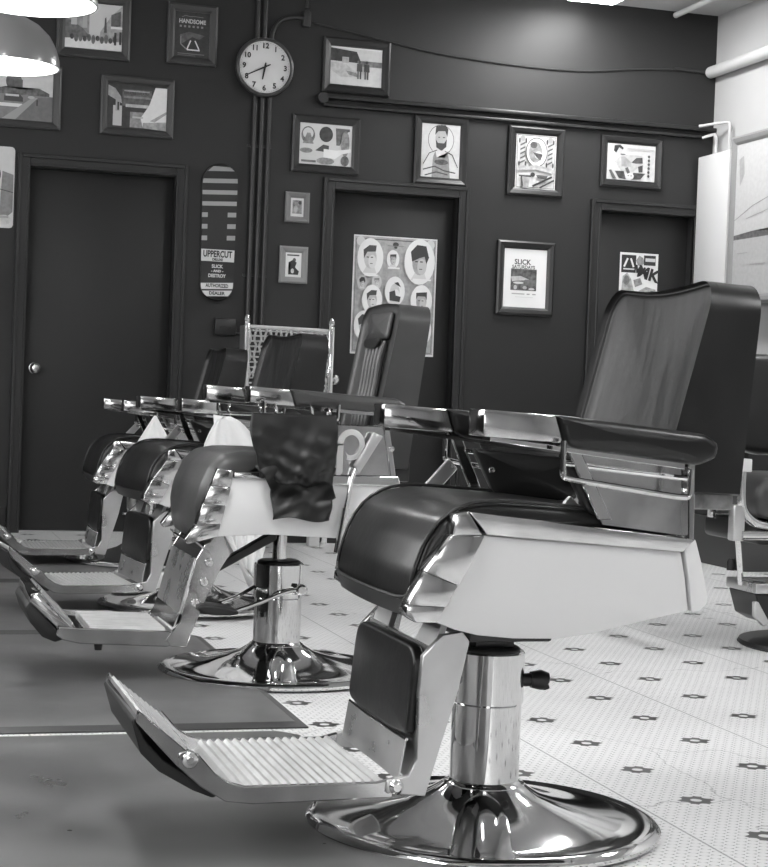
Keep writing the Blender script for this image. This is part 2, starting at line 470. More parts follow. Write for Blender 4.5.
# rod under the ceiling and fluorescent fixtures
tag(obj('ceiling_rod', tube([(4.575, 9.5, ZC - .03), (4.573, 8.2, ZC - .03)], .018, 12), M['pipe_white']), 'white conduit rod running under the ceiling near the right corner', 'rod')
for i, (x, y, l, lab) in enumerate(((3.92, 8.70, 1.2, 'bright fluorescent ceiling light close to the back wall'), (3.98, 5.2, 1.2, 'fluorescent ceiling light above the middle of the tiled floor'), (3.2, 1.2, 1.2, 'fluorescent ceiling light over the near right side of the shop'),
                                (.1, 3.2, 1.2, 'fluorescent ceiling light over the floor mats'), (.1, -.6, 1.2, 'fluorescent ceiling light left of centre near the shop front'))):
    t = thing('ceiling_light', lab, 'ceiling light', (x, y, ZC), group=None)
    obj('housing', box(-.17, .17, -l / 2, l / 2, -.05, 0, .005), M['white_paint'], t)
    obj('diffuser', box(-.145, .145, -l / 2 + .02, l / 2 - .02, -.066, -.05, .006), M['tube_light'], t)

# tall white board on the right wall and big framed print
tag(obj('wall_board', box(4.765, XR, 9.10, 9.50, .83, 2.345, .004), M['white_paint']), 'tall plain white board in the corner beside the third door', 'board')
def frame_bm(w, h, fw, dep, lip=.006):
    b = bmesh.new()
    L_ = [(0, 0), (0, -dep * .75), (fw * .25, -dep), (fw * .7, -dep * .8), (fw, -dep * .45), (fw, -.001)]
    rings = []
    for ins, y in L_:
        X, Z = w / 2 - ins, h / 2 - ins
        rings.append([b.verts.new((sx * X, y, sz * Z)) for sx, sz in ((-1, -1), (1, -1), (1, 1), (-1, 1))])
    for A, B in zip(rings, rings[1:]):
        for i in range(4): b.faces.new((A[i], A[(i + 1) % 4], B[(i + 1) % 4], B[i]))
    b.faces.new(rings[0])
    return b
def framed(name, label, cx, cz, w, h, fw, art, mat='frame_black', dep=.028, rot=0, group=None):
    t = thing(name, label, 'picture', (cx, YB - .001, cz), 0, group); t.rotation_euler = (0, rot, 0)
    obj('frame', frame_bm(w, h, fw, dep), M[mat], t, smooth=False)
    art.done('print', t, (0, -dep * .35, 0))
    return t
# big print on right wall
t = thing('framed_print', 'large framed misty bridge print on the pale right wall', 'picture', (4.79, 8.15, 1.92), PI / 2 * 3)
t.rotation_euler = (0, 0, -PI / 2)
obj('frame', frame_bm(1.86, .98, .05, .03), M['frame_silver'], t, smooth=False)
A = Art(1.76, .88, .42, .03)
A.rect(0, .62, 1, 1, .36, .03).poly([(0, .60), (.12, .585), (.3, .60), (.5, .57), (1, .60), (1, .625), (0, .63)], .12, .06)
A.line([(0, .5), (.12, .42), (.3, .35), (.5, .3)], .004, .2).line([(.08, .5), (.3, .44), (.5, .4)], .003, .24)
A.poly([(.02, .1), (.05, .08), (.06, .2), (.03, .28)], .3, .04).rect(.03, .72, .1, .725, .28).rect(.12, .8, .22, .806, .3)
A.done('print', t, (0, -.012, 0))
obj('backing', box(-.92, .92, 0, .08, -.48, .48), M['frame_dark'], t)

# ---- counter along the right wall
t = thing('wall_counter', 'low black counter with grey kick panels against the pale right wall', 'counter', (4.55, 8.6, 0))
obj('body', box(-.29, .32, -.80, .30, .25, .80, .006), M['black'], t)
obj('kick_panel', box(-.31, .32, -.82, .31, .0, .25, .004), M['counter_grey'], t)
obj('top', box(-.32, .32, -.84, .33, .80, .86, .008), M['frame_silver'], t)
obj('foot', lathe([(0, 0), (.02, 0), (.022, .04), (.012, .06), (0, .06)], 12, (-.33, -.74, 0)), M['rubber'], t)
tag(obj('power_cord', tube(smooth_path([(4.22, 7.80, .861), (4.23, 7.83, .93), (4.28, 7.85, .955), (4.36, 7.85, .93), (4.44, 7.85, .868)]), .008, 8), M['rubber']), 'black cord looping over the grey topped counter at the right edge', 'cord')

# ------------------------------------------------------------------ wall things
def wall_thing(name, label, cat, x, z): return thing(name, label, cat, (x, YB - .001, z))
# clock
t = wall_thing('wall_clock', 'round white wall clock with black rim and numerals', 'clock', 2.042, 2.643); t.location.y -= .036
obj('rim', lathe([(0, 0), (.163, 0), (.168, -.02), (.163, -.045), (.152, -.05), (.146, -.04), (.146, -.03), (0, -.03)], 64, axis='y'), M['frame_dark'], t)
obj('face', lathe([(0, -.032), (.147, -.032), (.147, -.03), (0, -.03)], 64, axis='y'), M['clock_face'], t)
nb = bmesh.new()
for h in range(1, 13):
    a = PI / 2 - h * PI / 6; b = text_bm(str(h), .041, bold=.0014)
    for v in b.verts: v.co = (v.co.x + .118 * math.cos(a), -.0335, v.co.y + .118 * math.sin(a))
    merge(nb, b)
for k in range(60):
    a = k * PI / 30; rr = .138; b = bmesh.new(); s_ = .0012
    vs = [b.verts.new((rr * math.cos(a) + dx * s_, -.0335, rr * math.sin(a) + dz * s_)) for dx, dz in ((-1, -1), (1, -1), (1, 1), (-1, 1))]
    b.faces.new(vs); merge(nb, b)
for f in nb.faces: pass
o = obj('numerals', nb, M['black'], t, smooth=False)
def hand(ang, l, w, tail, y):
    a = PI / 2 - ang; d = Vector((math.cos(a), 0, math.sin(a))); n = Vector((-d.z, 0, d.x)); b = bmesh.new()
    P = [-d * tail - n * w * .6, -d * tail + n * w * .6, n * w, d * l * .9 + n * w * .6, d * l, d * l * .9 - n * w * .6, -n * w]
    A_ = [b.verts.new(p + Vector((0, y, 0))) for p in P]; B_ = [b.verts.new(p + Vector((0, y - .002, 0))) for p in P]
    b.faces.new(A_); b.faces.new(B_[::-1])
    for i in range(len(P)): b.faces.new((A_[i], A_[(i + 1) % 7], B_[(i + 1) % 7], B_[i]))
    return b
hs = (6 + 40 / 60) * PI / 6
obj('hour_hand', hand(math.radians(190), .075, .006, .025, -.036), M['black'], t)
obj('minute_hand', hand(math.radians(243), .115, .0045, .035, -.039), M['black'], t)

# skateboard deck
bd = wall_thing('skateboard_deck', 'skateboard deck with grey stripes and lettering hung on the dark wall', 'skateboard deck', 1.822, 1.705)
def deck_outline(w, h, n=14):
    P = []
    for k in range(n + 1): a = PI * k / n; P.append((w / 2 * math.cos(a), h / 2 - w * .5 + w * .5 * math.sin(a)))
    for k in range(n + 1): a = PI + PI * k / n; P.append((w / 2 * .93 * math.cos(a), -h / 2 + w * .42 + w * .42 * math.sin(a)))
    return P
DP = deck_outline(.205, .76)
def deckmap(x, z, c):
    y = -.004 - c
    if abs(z) > .25: y -= (abs(z) - .25) ** 2 * 2.2
    return (x, y, z)
gb = bmesh.new()
def clipw(z):
    xs_ = [p[0] for p in DP]
    if z > .38 - .1025: q = (z - (.38 - .1025)) / .1025; return .1025 * math.sqrt(max(0, 1 - q * q))
    if z < -.38 + .086: q = (-.38 + .086 - z) / .086; return .0953 * math.sqrt(max(0, 1 - q * q))
    return .0953 + (.1025 - .0953) * (z + .294) / .57
def dk(s_, q):
    z = -.378 + .756 * (.5 - .5 * math.cos(PI * q)); return deckmap((2 * s_ - 1) * clipw(z), z, .010)
obj('deck', surf(dk, 10, 60, -.010), M['black'], bd)
def strip(z0, z1, mi, wob=0, x0=-1, x1=1, lay=1, sl=0., n=12):
    for i in range(n):
        for k in range(3):
            za, zb = z0 + (z1 - z0) * k / 3, z0 + (z1 - z0) * (k + 1) / 3
            vs = []
            for (s, z) in ((i, za), (i + 1, za), (i + 1, zb), (i, zb)):
                q = x0 + (x1 - x0) * s / n; x = q * (clipw(z) - .003); zz = z + sl * x
                vs.append(gb.verts.new(deckmap(x, zz, .0105 + .0003 * lay)))
            f = gb.faces.new(vs); f.material_index = mi
zs = [.372, .367, .343, .302, .278, .238, .214, .175, .151, .113, .087, .048, .022, -.017, -.043, -.09]
for k in range(len(zs) - 1):
    za, zb = zs[k + 1], zs[k]
    for i in range(12):
        q0, q1 = -1 + i / 6, -1 + (i + 1) / 6; gb_m = 0 if (k % 2 == 1 and (k < 9 or i < 2 or i > 8)) else 1
        vs = [gb.verts.new(deckmap(q_ * (clipw(z_) - .003), z_ + .05 * q_ * (clipw(z_) - .003) * (1 if abs(z_) < .36 else 0), .0108)) for q_, z_ in ((q0, za), (q1, za), (q1, zb), (q0, zb))]
        f = gb.faces.new(vs); f.material_index = gb_m
obj('stripe_pattern', gb, [ink(.28), ink(.012)], bd, smooth=False); gb = bmesh.new()
strip(-.162, -.095, 0, lay=2); strip(-.317, -.282, 0, lay=2, sl=.05); strip(-.358, -.326, 0, lay=2, sl=.05)
obj('label_bands', gb, [ink(.5)], bd, smooth=False); gb = bmesh.new()
def decktext(s_, z, size, mi, width=None, bold=.001, lay=3, x=0):
    b = text_bm(s_, size, bold=bold, width=width)
    for v in b.verts: v.co = deckmap(v.co.x + x, z + v.co.y, .0105 + .0003 * lay)
    for f in b.faces: f.material_index = mi
    merge(gb, b)
decktext('UPPERCUT', -.122, .05, 1, .165, .0018); decktext('DELUXE', -.152, .018, 1, .06)
decktext('SLICK', -.190, .026, 0, .065); decktext('- AND -', -.216, .018, 0, .07); decktext('DESTROY', -.243, .026, 0, .10)
decktext('AUTHORIZED', -.299, .028, 1, .13); decktext('DEALER', -.342, .026, 1, .09)
obj('lettering', gb, [ink(.5), ink(.012)], bd, smooth=False)

# poster on door 2: haircut styles
po = thing('haircut_poster', 'tall haircut style poster of oval head portraits on the middle door', 'poster', (2.887, YB + .0585, 1.407))
A = Art(.508, .69, .33, .08)
A.line([(.03, .03), (.03, .97), (.97, .97), (.97, .03), (.03, .03)], .004, .15).line([(.2, .03), (.8, .03)], .006, .1)
A.rect(0, 0, .012, 1, .6).rect(.988, 0, 1, 1, .6).rect(0, 0, 1, .01, .6).rect(0, .985, 1, 1, .6)
for x in (.08, .92): A.ell(x, .05, .05, .04, .5)
A.ell(.5, .065, .035, .02, .05).ell(.5, .09, .02, .01, .05).rect(.4, .075, .6, .08, .2)
def head(A, cx, cy, r, hair, face, style, oval=.62, dark=.06):
    A.ell(cx, cy, r, r * 1.05 * A.w / A.h * 1.35, oval)
    q = A.w / A.h
    A.poly([(cx - r * .55, cy + r * q * 1.15), (cx - r * .25, cy + r * q * .6), (cx + r * .3, cy + r * q * .6), (cx + r * .5, cy + r * q * 1.15)], .5)
    A.ell(cx, cy + r * q * .05, r * .48, r * q * .78, face, .06)
    A.ell(cx + r * .15, cy + r * q * .3, r * .3, r * q * .5, face + .12)
    if style == 0: A.poly([(cx - r * .5, cy + r * q * .1), (cx - r * .55, cy - r * q * .55), (cx - r * .1, cy - r * q * .9), (cx + r * .45, cy - r * q * .9), (cx + r * .4, cy - r * q * .45), (cx - r * .25, cy - r * q * .4)], hair)
    if style == 1: A.poly([(cx - r * .5, cy), (cx - r * .6, cy - r * q * .6), (cx - r * .2, cy - r * q * 1.05), (cx + r * .4, cy - r * q), (cx + r * .6, cy - r * q * .3), (cx + r * .45, cy + r * q * .1), (cx + r * .3, cy - r * q * .35), (cx - r * .1, cy - r * q * .2), (cx - r * .3, cy - r * q * .1)], hair)
    if style == 2: A.poly([(cx - r * .5, cy - r * q * .1), (cx - r * .5, cy - r * q * .7), (cx + r * .5, cy - r * q * .8), (cx + r * .5, cy - r * q * .1), (cx + r * .35, cy - r * q * .4), (cx - r * .35, cy - r * q * .4)], hair)
    if style == 3: A.poly([(cx - r * .5, cy + r * q * .9), (cx - r * .55, cy + r * q * .1), (cx, cy - r * q * .1), (cx + r * .1, cy + r * q * .4), (cx + r * .6, cy + r * q * .5), (cx + r * .5, cy + r * q)], hair); A.poly([(cx - r * .1, cy - r * q * .8), (cx + r * .3, cy - r * q * .9), (cx + r * .6, cy - r * q * .4), (cx + r * .1, cy - r * q * .65)], hair)
    if style != 3:
        A.rect(cx + r * .02, cy - r * q * .05, cx + r * .2, cy + r * q * .03, .07).rect(cx - r * .3, cy - r * q * .05, cx - r * .12, cy + r * q * .03, .07).rect(cx - r * .02, cy + r * q * .42, cx + r * .18, cy + r * q * .48, .12)
head(A, .2, .185, .155, .06, .42, 0); head(A, .47, .19, .075, .06, .3, 2); head(A, .79, .2, .185, .04, .3, 1)
head(A, .11, .40, .06, .05, .35, 1, .4); head(A, .28, .39, .06, .2, .36, 2, .45); head(A, .5, .46, .12, .04, .45, 3)
head(A, .23, .54, .12, .05, .38, 0); head(A, .82, .53, .13, .04, .3, 2); head(A, .14, .76, .12, .05, .4, 1); head(A, .5, .74, .12, .05, .35, 0); head(A, .82, .78, .13, .06, .38, 0)
for x, y, w in ((.12, .33, .16), (.4, .26, .14), (.7, .345, .22), (.42, .57, .12), (.74, .66, .16), (.1, .64, .14)): A.rect(x, y, x + w, y + .014, .62)
A.rect(.1, .92, .9, .94, .5)
A.done('print', po); obj('paper', box(-.254, .254, .0003, .0012, -.345, .345), ink(.6), po, smooth=False)

# flyer on door 3
fl = thing('door_flyer', 'white collage flyer with triangle logo and MK letters on the right door', 'flyer', (4.441, YB + .0585, 1.605))
A = Art(.254, .29, .62)
A.rect(.04, .05, .42, .42, .02).line([(.11, .3), (.2, .12)], .012, .7).line([(.36, .3), (.28, .12)], .012, .7).rect(.09, .33, .38, .36, .5)
A.poly([(.42, .16), (.5, .05), (.6, .1), (.64, .2), (.56, .27), (.47, .26)], .25, .1).rect(.62, .04, .93, .25, .03).rect(.66, .1, .92, .17, .5)
A.text('W', .52, .36, .06, .02, .004, rot=-.25).text('MK', .74, .44, .10, .02, .004, rot=-.25)
A.poly([(.05, .9), (.08, .5), (.2, .42), (.3, .55), (.4, .85), (.7, .7), (.95, .75), (.97, .98), (.06, .98)], .3, .15).ell(.18, .58, .08, .1, .16, .06)
A.poly([(.32, .55), (.55, .48), (.64, .66), (.38, .76)], .6).poly([(.36, .57), (.54, .52), (.6, .65), (.41, .72)], .22, .12).rect(.82, .78, .9, .84, .03)
A.done('print', fl); obj('paper', box(-.127, .127, .0003, .0012, -.145, .145), ink(.6), fl, smooth=False)

# white metal sign at far left
sg = wall_thing('metal_sign', 'pale rounded corner sign at the left edge beside the left door', 'sign', .56, 1.878)
A = Art(.26, .44, .52, .02, corner=.022)
A.ell(.62, .35, .1, .1, .05).rect(.45, .45, .7, .85, .18, .12).poly([(.75, .3), (.98, .34), (.98, .8), (.7, .95)], .2, .04).ell(.8, .9, .16, .06, .45, .1).line([(.5, .5), (.98, .56)], .004, .04).rect(.1, .85, .9, .88, .3)
A.done('print', sg, (0, -.006, 0)); obj('plate', box(-.125, .125, -.005, 0, -.215, .215, .002), M['enamel'], sg)

# outlet
t = wall_thing('wall_outlet', 'dark double socket box on the wall below the skateboard deck', 'outlet', 1.876, 1.178)
obj('plate', box(-.062, .062, -.045, 0, -.048, .048, .01), M['casing'], t)
for x in (-.026, .026): obj('socket', lathe([(0, -.046), (.008, -.0465), (.009, -.044), (0, -.044)], 12, (x, 0, -.005), axis='y'), M['black'], t)
obj('cord', tube(smooth_path([(.06, -.02, -.03), (.09, -.02, -.035), (.12, -.012, -.03)], 1), .006, 8), M['rubber'], t)

# framed pictures
A = Art(.31, .25, .5)   # street (top left)
A.rect(0, .0, .42, .72, .26, .1).poly([(.0, .35), (.3, .55), (.45, .75), (0, .8)], .14, .06).rect(.1, .0, .2, .5, .4).rect(.3, 0, .38, .55, .36)
A.poly([(.62, .6), (.8, .25), (1, .0), (1, .85), (.6, .8)], .32, .1).poly([(.68, .62), (.69, .3), (.715, .28), (.73, .62)], .08).poly([(.8, .22), (.97, .12), (.97, .45), (.8, .5)], .12, .05).rect(.8, .47, 1, .52, .6)
A.rect(0, .8, 1, 1, .62, .04)
for i in range(11): A.ell(.12 + i * .075, .76 + .03 * (i % 2), .035, .06 + .02 * (i % 3), .07 + .05 * (i % 3), .05)
A.rect(.86, .6, .9, .88, .05).rect(.95, .58, .99, .86, .05)
framed('picture_frame', 'street photograph in a haze greyed dark frame top left behind the pendant lamps', 1.09, 2.79, .40, .35, .045, A, 'frame_dark')
A = Art(.20, .25, .035, .01)
A.text('HANDSOME', .5, .21, .032, .45, .001, width=.15)
A.line([(.2, .12), (.3, .08), (.42, .1), (.55, .09), (.8, .1)], .004, .16)
for i in range(6): A.rect(.14 + i * .12, .3, .2 + i * .12, .345, .22)
A.poly([(.15, .52), (.4, .44), (.85, .5), (.7, .6), (.5, .55), (.2, .72)], .1, .04).line([(.18, .55), (.18, .72), (.36, .84)], .006, .22).line([(.36, .83), (.46, .63)], .007, .6).line([(.58, .63), (.7, .82)], .007, .6).line([(.36, .84), (.72, .84)], .007, .6)
A.rect(.1, .92, .85, .94, .14).rect(.1, .96, .6, .975, .12)
framed('picture_frame', 'dark chalk style lettered poster in a black frame left of the clock', 1.635, 2.795, .28, .335, .042, A, 'frame_dark')
A = Art(.325, .245, .045, .01)
A.poly([(.0, .05), (.12, .12), (.22, .3), (.24, .45), (.0, .28)], .3, .08).rect(.09, .5, .24, .95, .42).rect(.13, .35, .2, .62, .3).rect(.16, .42, .19, .6, .03)
A.rect(.24, .12, .74, .5, .1, .05).rect(.27, .14, .7, .17, .3, .1).text('THEATRE THEATRE', .48, .21, .02, .02, width=.14).rect(.26, .27, .72, .32, .2, .1).rect(.3, .45, .72, .52, .4, .12).rect(.38, .62, .62, .97, .24, .1)
A.poly([(.8, .04), (1, .04), (1, 1), (.6, .95), (.56, .75), (.7, .45)], .62, .03).poly([(.72, .8), (1, .56), (1, .62), (.8, .82)], .3, .08).rect(.42, .72, .6, .76, .4).poly([(.6, .85), (1, .8), (1, 1), (.6, .97)], .3, .12)
framed('picture_frame', 'tilted looking framed photograph of a cinema marquee above the left door', 1.343, 2.37, .405, .325, .038, A, 'frame_dark')
A = Art(.36, .27, .5, .03)
A.ell(.42, .22, .12, .17, .12, .05).rect(.32, .18, .55, .42, .1, .04).poly([(.1, .4), (.3, .33), (.55, .38), (.8, .33), (.95, .42), (.95, .5), (.1, .5)], .12, .08).rect(0, .48, 1, 1, .2, .03)
A.poly([(.28, .52), (.34, .46), (.5, .46), (.56, .54), (.56, .62), (.28, .62)], .06).rect(.3, .48, .5, .52, .5).rect(0, .66, .55, .73, .6).poly([(.25, .98), (.7, .52), (.78, .52), (.45, .98)], .3).poly([(.45, 1), (.78, .52), (1, .5), (1, 1)], .15, .02).rect(.76, .56, .78, .68, .04).ell(.68, .52, .05, .03, .4)
framed('picture_frame', 'large framed photograph of cars on a road at the far left edge', .70, 2.378, .45, .345, .042, A, 'frame_dark')
A = Art(.305, .215, .5, .04)   # two people on beach
A.poly([(0, .04), (.5, .1), (.55, .25), (.6, .4), (0, .38)], .035, .02).rect(0, 0, 1, .04, .6).rect(.52, .33, 1, .48, .16, .08).rect(.22, .26, .35, .42, .35, .1).poly([(0, .42), (.3, .45), (.6, .75), (.2, .8), (0, .62)], .42, .12).poly([(.3, .62), (.5, .66), (.55, .78), (.35, .72)], .2, .08)
for x, g in ((.56, .06), (.70, .04)):
    A.ell(x, .37, .025, .045, g).poly([(x - .05, .42), (x + .05, .42), (x + .06, .62), (x - .05, .62)], g).rect(x - .04, .6, x - .008, .82, g + .06).rect(x + .008, .6, x + .04, .82, g)
framed('picture_frame', 'framed photograph of two people walking, above the picture rail', 2.59, 2.703, .40, .315, .046, A, 'frame_black')
A = Art(.31, .245, .5, .02)   # barber kit
A.ell(.16, .3, .13, .2, .12, .08).ell(.16, .26, .1, .13, .5).poly([(.06, .5), (.14, .25), (.2, .25), (.27, .5)], .2, .1).ell(.5, .26, .13, .18, .03, .02).poly([(.3, .65), (.45, .5), (.56, .52), (.56, .68)], .05).ell(.13, .66, .12, .06, .2, .1)
A.poly([(.68, .1), (.95, .1), (.95, .16), (.8, .2), (.76, .5), (.7, .5)], .1, .05).ell(.87, .45, .08, .3, .2, .12).ell(.87, .85, .08, .12, .12, .08).rect(.04, .88, .32, .93, .15, .05).ell(.5, .88, .17, .08, .22, .1)
A.poly([(.46, .6), (.7, .62), (.98, .56), (.98, .64), (.8, .7), (.68, .82), (.46, .8)], .75)
framed('picture_frame', 'black framed print of barber tools and a hair dome left of the middle door', 2.426, 2.245, .40, .325, .046, A, 'frame_black')
A = Art(.235, .325, .48, .04)   # bearded barber
A.ell(.5, .3, .34, .27, .1).ell(.5, .3, .325, .258, .5).ell(.5, .27, .15, .18, .35, .04).poly([(.34, .22), (.36, .06), (.6, .03), (.68, .1), (.66, .24), (.6, .14), (.42, .15)], .03).poly([(.36, .3), (.42, .36), (.58, .36), (.65, .28), (.64, .42), (.52, .5), (.38, .44)], .04)
A.rect(.42, .25, .47, .265, .03).rect(.54, .25, .6, .265, .03).poly([(.05, 1), (.03, .7), (.2, .52), (.4, .48), (.6, .5), (.82, .55), (.97, .75), (.98, 1)], .5, .04).poly([(.28, .98), (.3, .62), (.36, .5), (.4, .62), (.62, .62), (.68, .52), (.72, .64), (.76, .98)], .22, .06)
A.ell(.52, .7, .18, .05, .08, .05).line([(.05, .85), (.35, .78), (.6, .85), (.9, .88)], .007, .05).line([(.1, .95), (.4, .88), (.7, .92)], .007, .06).line([(.05, .75), (.2, .55), (.4, .49)], .005, .06).line([(.95, .78), (.8, .56), (.6, .5)], .005, .06)
framed('picture_frame', 'black framed drawing of a bearded barber with folded arms', 3.118, 2.262, .325, .398, .044, A, 'frame_black')
A = Art(.255, .325, .5, .05)    # barber poles emblem
A.line([(.03, .03), (.97, .03), (.97, .97), (.03, .97), (.03, .03)], .003, .1)
for x in (.16, .84):
    A.rect(x - .07, .1, x + .07, .6, .4, .1).ell(x, .09, .06, .05, .3)
    for s_ in (-1, 1): A.ell(x + s_ * .08, .13, .02, .05, .05).ell(x + s_ * .08, .55, .02, .05, .05)
    for k in range(5): A.poly([(x - .06, .2 + k * .08), (x + .06, .15 + k * .08), (x + .06, .18 + k * .08), (x - .06, .23 + k * .08)], .1)
A.ell(.5, .33, .27, .27, .12).ell(.5, .33, .25, .25, .62).ell(.47, .33, .17, .19, .25, .12).ell(.42, .2, .09, .06, .08, .04).ell(.55, .38, .1, .07, .5).poly([(.4, .33), (.65, .36), (.6, .48), (.5, .42)], .08, .04)
A.poly([(.05, .6), (.5, .56), (.95, .62), (.93, .7), (.5, .65), (.07, .68)], .35, .12)
A.poly([(.12, .78), (.36, .78), (.32, .98), (.17, .98)], .3, .1).rect(.08, .76, .38, .785, .06).line([(.14, .78), (.18, .97)], .008, .05).ell(.42, .74, .06, .04, .05).line([(.42, .95), (.9, .76)], .012, .04).line([(.6, .97), (.95, .82)], .01, .05).poly([(.5, .74), (.8, .74), (.75, .81), (.55, .8)], .08, .04)
framed('picture_frame', 'black framed emblem print with two barber poles and an oval', 3.714, 2.243, .355, .407, .044, A, 'frame_black')
A = Art(.315, .215, .46, .05)   # moustached man
A.ell(.22, .15, .1, .14, .4).poly([(.13, .2), (.14, .05), (.26, .02), (.33, .1), (.32, .16), (.24, .1), (.18, .16), (.18, .25)], .03).rect(.27, .27, .37, .3, .03)
A.poly([(.15, .5), (.3, .3), (.48, .28), (.72, .3), (.74, .5), (.55, .75), (.3, .75)], .38, .08).poly([(.28, .36), (.36, .34), (.5, .5), (.5, .62), (.3, .62)], .28, .08).poly([(.5, .5), (.6, .36), (.73, .34), (.74, .5), (.6, .52)], .07, .03).poly([(.64, .6), (.74, .55), (.74, .75), (.66, .76)], .06)
A.poly([(.16, .76), (.35, .75), (.4, .98), (.25, .95)], .06, .04).poly([(.55, .78), (.8, .78), (.7, .95), (.5, .98)], .06, .04).ell(.47, .88, .09, .1, .5).rect(.43, .86, .46, .88, .05).rect(.49, .86, .52, .88, .05).line([(.4, .65), (.45, .8)], .02, .1)
for k in range(6): A.ell(.86, .3 + k * .11, .025, .04, .08, .05)
A.poly([(.03, .75), (.08, .73), (.2, .98), (.12, .98)], .1).rect(.4, .1, .95, .14, .36)
framed('picture_frame', 'black framed drawing of a moustached man in a barber chair', 4.33, 2.284, .402, .308, .042, A, 'frame_black')
A = Art(.272, .345, .72)
A.text('SLICK', .44, .225, .042, .06, .0012, width=.105).text('SATURDAYS', .46, .31, .028, .12, .001, width=.145)
A.rect(.17, .34, .77, .71, .1, .08).poly([(.17, .48), (.4, .46), (.6, .52), (.2, .56)], .4, .1).rect(.5, .52, .77, .62, .15, .05).ell(.35, .58, .12, .02, .5).ell(.28, .66, .04, .04, .4).ell(.5, .66, .05, .03, .35, .1).ell(.66, .68, .07, .02, .45)
A.rect(.2, .76, .5, .78, .35).rect(.55, .76, .62, .78, .3).rect(.68, .76, .76, .78, .3).rect(.28, .82, .7, .828, .5)
framed('picture_frame', 'white SLICK SATURDAYS poster in a wide black frame right of the middle door', 3.673, 1.55, .36, .437, .045, A, 'frame_black', .035)
A = Art(.078, .105, .5, .03)
A.rect(.15, .12, .85, .85, .2, .15).ell(.7, .25, .12, .1, .04).ell(.4, .6, .15, .2, .3, .1)
framed('picture_frame', 'smallest grey framed card on the wall right of the conduits, upper one', 2.272, 1.878, .142, .172, .033, A, 'frame_grey', .02)
A = Art(.095, .14, .6, .02)
A.rect(.1, .08, .85, .14, .06).ell(.55, .3, .1, .08, .1).poly([(.2, .4), (.45, .3), (.7, .4), (.6, .6), (.85, .75), (.8, .9), (.2, .9), (.3, .7), (.35, .5)], .03).ell(.45, .75, .1, .1, .4, .1)
framed('picture_frame', 'small pale grey framed print on the wall right of the conduits, lower one', 2.262, 1.55, .165, .21, .036, A, 'frame_silver', .02)

# ------------------------------------------------------------------ pendant lamps
def pendant(x, y, z, label, s=1.):
    t = thing('pendant_lamp', label, 'lamp', (x, y, z))
    prof = [(.205, 0), (.203, .03), (.19, .075), (.165, .12), (.125, .158), (.08, .182), (.04, .195), (.03, .2)]
    inn = [(r_ - .006, z_ - .004 if z_ else 0) for r_, z_ in prof]
    obj('lamp_shade', lathe([(r_ * s, z_ * s) for r_, z_ in prof], 56), M['lamp_out'], t)
    obj('shade_lining', lathe([(.205 * s, 0)] + [(r_ * s, z_ * s) for r_, z_ in inn] + [(0, .19 * s)], 56), M['lamp_in'], t)
    obj('cap', lathe([(.032, .19 * s), (.032, .25), (.018, .27), (0, .27)], 20), M['black'], t)
    obj('bulb', lathe([(0, .035), (.022, .04), (.034, .065), (.03, .09), (.016, .12), (.014, .16), (0, .16)], 20), M['bulb'], t)
    obj('cord', tube([(0, 0, .27), (0, 0, ZC - z)], .004, 8), M['rubber'], t)
pendant(.430, 6.62, 2.015, 'dark domed pendant lamp with white inside, the farther lower one', 1.0)
pendant(.435, 5.50, 2.02, 'dark domed pendant lamp with white inside, cut by the top edge', 1.0)

# ------------------------------------------------------------------ floor mats
def floor_mat_obj(x0, x1, y0, y1, label):
    P = [(x0, y0), (x1, y0), (x1 + .01, y1 - .04), (x1 - .02, y1), (x0, y1)]
    t = thing('floor_mat', label, 'mat', ((x0 + x1) / 2, (y0 + y1) / 2, 0))
    cx, cy = (x0 + x1) / 2, (y0 + y1) / 2
    mp = lambda a, b_, c: (a - cx, b_ - cy, c)
    b = bmesh.new()
    def off(P, d):
        c_ = Vector((cx, cy)); return [(p[0] - math.copysign(d, p[0] - cx), p[1] - math.copysign(d, p[1] - cy)) for p in P]
    R = [[b.verts.new(mp(p[0], p[1], z)) for p in off(P, d)] for d, z in ((0, .0005), (0, .004), (.028, .013))]
    for A_, B_ in zip(R, R[1:]):
        for i in range(5): b.faces.new((A_[i], A_[(i + 1) % 5], B_[(i + 1) % 5], B_[i]))
    obj('border', b, M['mat_edge'], t)
    b = bmesh.new(); q = off(P, .028)
    A_ = [b.verts.new(mp(p[0], p[1], .013)) for p in q]; B_ = [b.verts.new(mp(p[0], p[1], .001)) for p in q]
    b.faces.new(A_); b.faces.new(B_[::-1])
    for i in range(5): b.faces.new((A_[i], A_[(i + 1) % 5], B_[(i + 1) % 5], B_[i]))
    obj('top', b, M['mat'], t, smooth=False)
floor_mat_obj(-1.2, 1.0, -1.2, 4.045, 'nearest grey rubber floor mat under the big front barber chair')  # unseen near stretch is added length that darkens reflections in the chrome base
floor_mat_obj(-1.2, 1.055, 4.10, 5.66, 'grey rubber floor mat under the second chair, its corner on the tiles')
floor_mat_obj(-1.2, 1.04, 5.70, 7.10, 'grey rubber floor mat under the third chair')
floor_mat_obj(-1.2, 1.10, 7.18, 8.40, 'farthest grey rubber floor mat under the fourth chair')


# ------------------------------------------------------------------ barber chairs, local frame: u forward (-x), v to the far side (+y), z up
U = lambda a, b_, c: (-a, c, b_)            # polygon (u,z), extrusion along v
def up(*P): return [(-u_, v_, z_) for u_, v_, z_ in P]
def ubox(u0, u1, v0, v1, z0, z1, r=0., seg=2, bm=None): return box(-u1, -u0, v0, v1, z0, z1, r, seg, bm)

